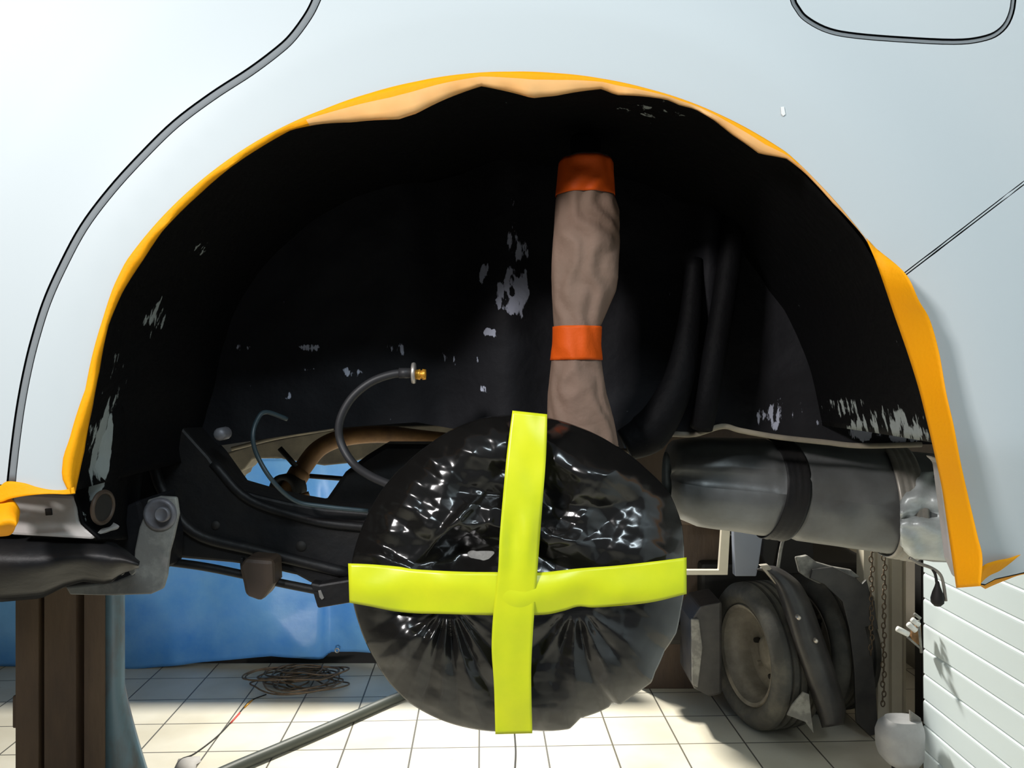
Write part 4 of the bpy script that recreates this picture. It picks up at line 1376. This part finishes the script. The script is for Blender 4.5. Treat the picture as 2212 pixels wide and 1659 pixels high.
def tyre_at(cx_, cy_, R_, wd, tilt=0.0, yaw=0.0):
    Mx = Matrix.Translation((cx_, cy_, R_)) @ Matrix.Rotation(yaw, 4, 'Z') @ Matrix.Rotation(tilt, 4, 'Y')
    V, Fc = [], []
    h = wd / 2
    pr = [(-h * 0.72, R_ * 0.68), (-h * 0.95, R_ * 0.73), (-h * 1.08, R_ * 0.82), (-h * 1.04, R_ * 0.90), (-h * 0.90, R_ * 0.955), (-h * 0.80, R_ * 0.985)]
    # tread with four grooves
    xs_ = []
    gw = h * 0.045
    for g_ in (-0.50, -0.17, 0.17, 0.50):
        c_ = g_ * h
        xs_ += [(c_ - gw * 1.6, R_ - 0.0), (c_ - gw, R_ - 0.013), (c_ + gw, R_ - 0.013), (c_ + gw * 1.6, R_ - 0.0)]
    pr += [(-h * 0.76, R_ * 0.995)] + xs_ + [(h * 0.76, R_ * 0.995)]
    pr += [(h * 0.80, R_ * 0.985), (h * 0.90, R_ * 0.955), (h * 1.04, R_ * 0.90), (h * 1.08, R_ * 0.82), (h * 0.95, R_ * 0.73), (h * 0.72, R_ * 0.68)]
    lathe_data(pr, 72, Mx, V, Fc, True)
    ty = meshobj('tyre', V, Fc, M_tyre); autosmooth(ty, 40)
    adopt(ty, TR)
    V, Fc = [], []
    rp = [(-h * 0.80, R_ * 0.70), (-h * 0.90, R_ * 0.685), (-h * 0.82, R_ * 0.64), (-h * 0.55, R_ * 0.63), (-h * 0.45, R_ * 0.58), (-h * 0.2, R_ * 0.54), (h * 0.25, R_ * 0.53), (h * 0.35, R_ * 0.40), (h * 0.30, R_ * 0.26), (h * 0.1, R_ * 0.22), (h * 0.0, R_ * 0.12), (h * 0.0, 0.0)]
    lathe_data(rp, 48, Mx, V, Fc)
    rim = meshobj('wheel_rim', V, Fc, M_rim); autosmooth(rim, 50)
    rim.parent = ty; rim.matrix_parent_inverse = ty.matrix_parent_inverse.copy()
    rim.matrix_parent_inverse = Matrix.Identity(4)
    for k in range(6):
        a = math.radians(60 * k + 15)
        V, Fc = [], []
        c_ = Mx @ Vector((h * 0.27, R_ * 0.32 * math.cos(a), R_ * 0.32 * math.sin(a)))
        M2 = Matrix.Translation(c_) @ Matrix.Rotation(yaw, 4, 'Z')
        lathe_data([(-0.022, 0.0), (-0.022, 0.011), (-0.01, 0.013), (0.004, 0.013)], 6, M2, V, Fc)
        nt_ = meshobj('wheel_nut', V, Fc, M_rim if k % 2 else M_dark, smooth=False)
        nt_.parent = ty
    return ty


w1 = onfloor(1660, 1545)
tyre_at(1.165, 3.08, 0.325, 0.225, yaw=math.radians(14))
tyre_at(1.50, 3.28, 0.325, 0.225, yaw=math.radians(14))
# mudguard strip running down between the wheels: curved channel
path = [(1645, 1226), (1668, 1232), (1700, 1262), (1722, 1310), (1748, 1390), (1772, 1460), (1795, 1530), (1800, 1568)]
wdt = [22, 30, 50, 60, 66, 66, 60, 46]
rows = []
pc = catmull([Vector((a, b, 0)) for a, b in path], 6)
for i, p in enumerate(pc):
    t = i / (len(pc) - 1)
    wd = interp([(k / 7, v) for k, v in enumerate(wdt)], t)
    row = []
    for k in range(9):
        s_ = k / 8 - 0.5
        y = 2.68 + 0.16 * (1 - t) ** 2 + 0.05 * (2 * s_) ** 2 + (0.05 if k in (0,) else 0) - 0.02 * math.exp(-((s_ + .3) / .08) ** 2)
        row.append(P(p.x + wd * s_, p.y - 8 * s_, y))
    rows.append(row)
o = grid_obj('mudguard', rows, M_flap, None, solid=0.006); adopt(o, TR); mg = o
for a, b in ((1726, 1335), (1763, 1385)):
    V, Fc = [], []
    lathe_data([(-0.006, 0.0), (-0.006, 0.006), (0.0, 0.009), (0.03, 0.009)], 12, Matrix.Translation(P(a, b, 2.70)) @ Matrix.Rotation(math.radians(90), 4, 'Z'), V, Fc)
    o2 = meshobj('rivet', V, Fc, M_grom, mg)
o = slab('mudguard_bracket', [(1642, 1222), (1660, 1220), (1700, 1268), (1690, 1275), (1676, 1262)], 2.80, 0.03, M_rim, bev=0.004); adopt(o, TR)
o = slab('torn_flap', [(1735, 1495), (1748, 1500), (1752, 1540), (1758, 1585), (1740, 1560), (1700, 1545), (1712, 1522)], 2.71, 0.01, M_grey, bev=0.002); adopt(o, TR)
# hanging rubber behind the second wheel, ragged right edge
rg = [(1755, 1230), (1800, 1225), (1850, 1250), (1862, 1262), (1872, 1252), (1880, 1280), (1890, 1300), (1893, 1335), (1898, 1360), (1880, 1352), (1870, 1355), (1885, 1420), (1892, 1480), (1896, 1555), (1898, 1585),
      (1880, 1590), (1850, 1560), (1845, 1440), (1835, 1360), (1820, 1300), (1780, 1262), (1750, 1250)]
o = slab('rubber_flap', rg, 2.90, 0.015, M_flap, bev=0.003); adopt(o, TR)
o = box('chassis_rail', (0.95, 3.42, 0.30), (1.85, 4.2, 0.66), M_dark, bev=0.02); adopt(o, TR)
o = box('axle', (0.7, 3.28, 0.29), (1.8, 3.40, 0.40), M_dark, bev=0.03); adopt(o, TR)
o = slab('rear_lamp_panel', [(1585, 1130), (1652, 1130), (1640, 1215), (1634, 1245), (1588, 1245)], 3.02, 0.05, mat('grey_blue_plastic', (0.20, 0.22, 0.27), rough=0.5), bev=0.005); adopt(o, TR)
o = slab('angle_frame', [(1440, 1232), (1553, 1232), (1560, 1130), (1578, 1130), (1572, 1242), (1440, 1242)], 2.9, 0.03, M_beige, bev=0.003); adopt(o, TR)
o = slab('cross_bar', [(1652, 1130), (1690, 1130), (1680, 1180), (1668, 1235), (1660, 1235), (1648, 1200)], 3.1, 0.04, M_dark, bev=0.003); adopt(o, TR)
o = tube('frame_stay', [P(1700, 1140, 3.0), P(1688, 1180, 3.0), P(1680, 1230, 3.0)], 0.008, M_grey, None, 8); adopt(o, TR)
o = slab('under_tray', [(1690, 1140), (1755, 1140), (1758, 1205), (1730, 1240), (1680, 1240)], 3.15, 0.05, M_dark, bev=0.004); adopt(o, TR)
o = slab('crumpled_bracket', [(1720, 1205), (1745, 1200), (1765, 1215), (1800, 1225), (1840, 1232), (1860, 1248), (1810, 1250), (1770, 1262), (1742, 1248), (1728, 1238)], 2.94, 0.03, M_grey, bev=0.006); adopt(o, TR)
V, Fc = [], []
lathe_data([(-0.012, 0.0), (-0.010, 0.012), (-0.003, 0.019), (0.004, 0.021), (0.004, 0.0)], 16, Matrix.Translation(P(1811, 1256, 2.93)) @ Matrix.Rotation(math.radians(90), 4, 'Z'), V, Fc)
o = meshobj('marker_lamp', V, Fc, M_white); adopt(o, TR)
o = slab('side_box', [(1492, 1340), (1512, 1310), (1560, 1300), (1560, 1500), (1535, 1506), (1500, 1488), (1492, 1470)], 3.05, 0.25, M_flap, bev=0.01); adopt(o, TR)
o = slab('box_edge', [(1494, 1338), (1510, 1338), (1518, 1400), (1508, 1486), (1496, 1480)], 3.03, 0.02, M_grey, bev=0.004); adopt(o, TR)
o = slab('rear_bulkhead', [(1380, 1100), (1560, 1100), (1560, 1260), (1600, 1330), (1600, 1490), (1380, 1490)], 3.5, 0.2, M_brown, bev=0.01); adopt(o, TR)
o = slab('load_bed', [(1380, 1020), (1760, 1020), (1760, 1135), (1380, 1135)], 3.3, 0.9, M_brown, bev=0.01); adopt(o, TR)

# ------------------------------------------------------------------ chains, latch and grey cover by the door


def chain(px0, px1, y, z0, z1, label):
    V, Fc = [], []
    a = P(px0, 1160, y); b = P(px1, 1590, y)
    L = 0.030; n = int((z1 - z0) / (L * 0.72))
    for i in range(n):
        z_ = z1 - i * L * 0.72
        t = (z1 - z_) / (z1 - z0)
        c = Vector((a.x + (b.x - a.x) * t + 0.004 * math.sin(i * 1.7), y, z_))
        pts = []
        for k in range(10):
            an = 2 * math.pi * k / 10
            u, v_ = 0.0085 * math.cos(an), L / 2 * 0.92 * math.sin(an)
            pts.append(c + (Vector((u, 0.0, v_)) if i % 2 else Vector((u * 0.5, u * 0.87, v_))))
        tube_data(pts, 0.0028, 6, True, V, Fc)
    o = meshobj('hoist_chain', V, Fc, M_chain)
    return rebase(tag(o, label, 'chain'))


chain(1886, 1882, 2.90, 0.35, 1.9, 'rusty hoist chain nearer the truck wheel, left of the two')
chain(1914, 1908, 2.93, 0.12, 1.9, 'rusty hoist chain nearer the white door, right of the two')

# white latch bolted at the door edge
LT = empty('door_latch', P(1975, 1400, 2.49), 'white spring latch with rusty bracket on the garage door edge', 'latch')
for (a1, b1_, a2, b2_, r, mm, nm) in [(1938, 1358, 1962, 1370, 0.011, M_white, 'lever'), (1962, 1348, 1978, 1362, 0.011, M_white, 'spring_coil'), (1970, 1338, 1985, 1350, 0.010, M_white, 'spring_coil'),
                                      (1975, 1326, 1988, 1336, 0.006, M_grey, 'latch_rod'), (1960, 1376, 1990, 1402, 0.004, M_grey, 'latch_rod'), (1984, 1340, 1990, 1410, 0.005, M_grey, 'latch_rod')]:
    o = tube(nm, [P(a1, b1_, 2.46), P(a2, b2_, 2.46)], r, mm, None, 12, 1); adopt(o, LT)
o = slab('bracket', [(1972, 1356), (1990, 1350), (1992, 1395), (1978, 1392), (1970, 1376)], 2.475, 0.02, M_rust, bev=0.003); adopt(o, LT)

# grey rounded cover near the floor at the door edge
rows = []
for j in range(18):
    s_ = j / 17
    py = 1552 + (1652 - 1552) * s_
    L = interp([(0, 1915), (.12, 1900), (.3, 1895), (.6, 1896), (.8, 1902), (.93, 1914), (1, 1925)], s_)
    R = interp([(0, 1985), (.2, 1992), (.8, 1990), (1, 1980)], s_)
    row = []
    c = P((L + R) / 2, py, 2.45); rx = (R - L) / 2 / F * (2.45 - CAMY)
    for k in range(25):
        a = 2 * math.pi * k / 24
        row.append(Vector((c.x + rx * math.copysign(abs(math.cos(a)) ** 0.7, math.cos(a)), c.y - 0.07 * math.copysign(abs(math.sin(a)) ** 0.7, math.sin(a)) * interp([(0, .75), (.3, 1), (.85, .95), (1, .6)], s_), c.z)))
    rows.append(row)
V = []; Fc = []
for r in rows: V += r
for i in range(17):
    for j in range(24): Fc.append((i * 25 + j, i * 25 + j + 1, (i + 1) * 25 + j + 1, (i + 1) * 25 + j))
Fc.append(tuple(range(24))); Fc.append(tuple(17 * 25 + k for k in reversed(range(24))))
GC = meshobj('roller_cover', V, Fc, M_cone); autosmooth(GC, 50)
o = slab('hinge_tab', [(1966, 1535), (1990, 1552), (1992, 1580), (1968, 1572)], 2.42, 0.012, M_grey, bev=0.002); o.parent = GC
o = box('stand', (P(1930, 0, 2.45).x, 2.42, 0.0), (P(1965, 0, 2.45).x, 2.47, P(0, 1650, 2.45).z), M_dark, bev=0.004); o.parent = GC
tag(GC, 'grey rounded plastic cover at the foot of the white garage door', 'cover')
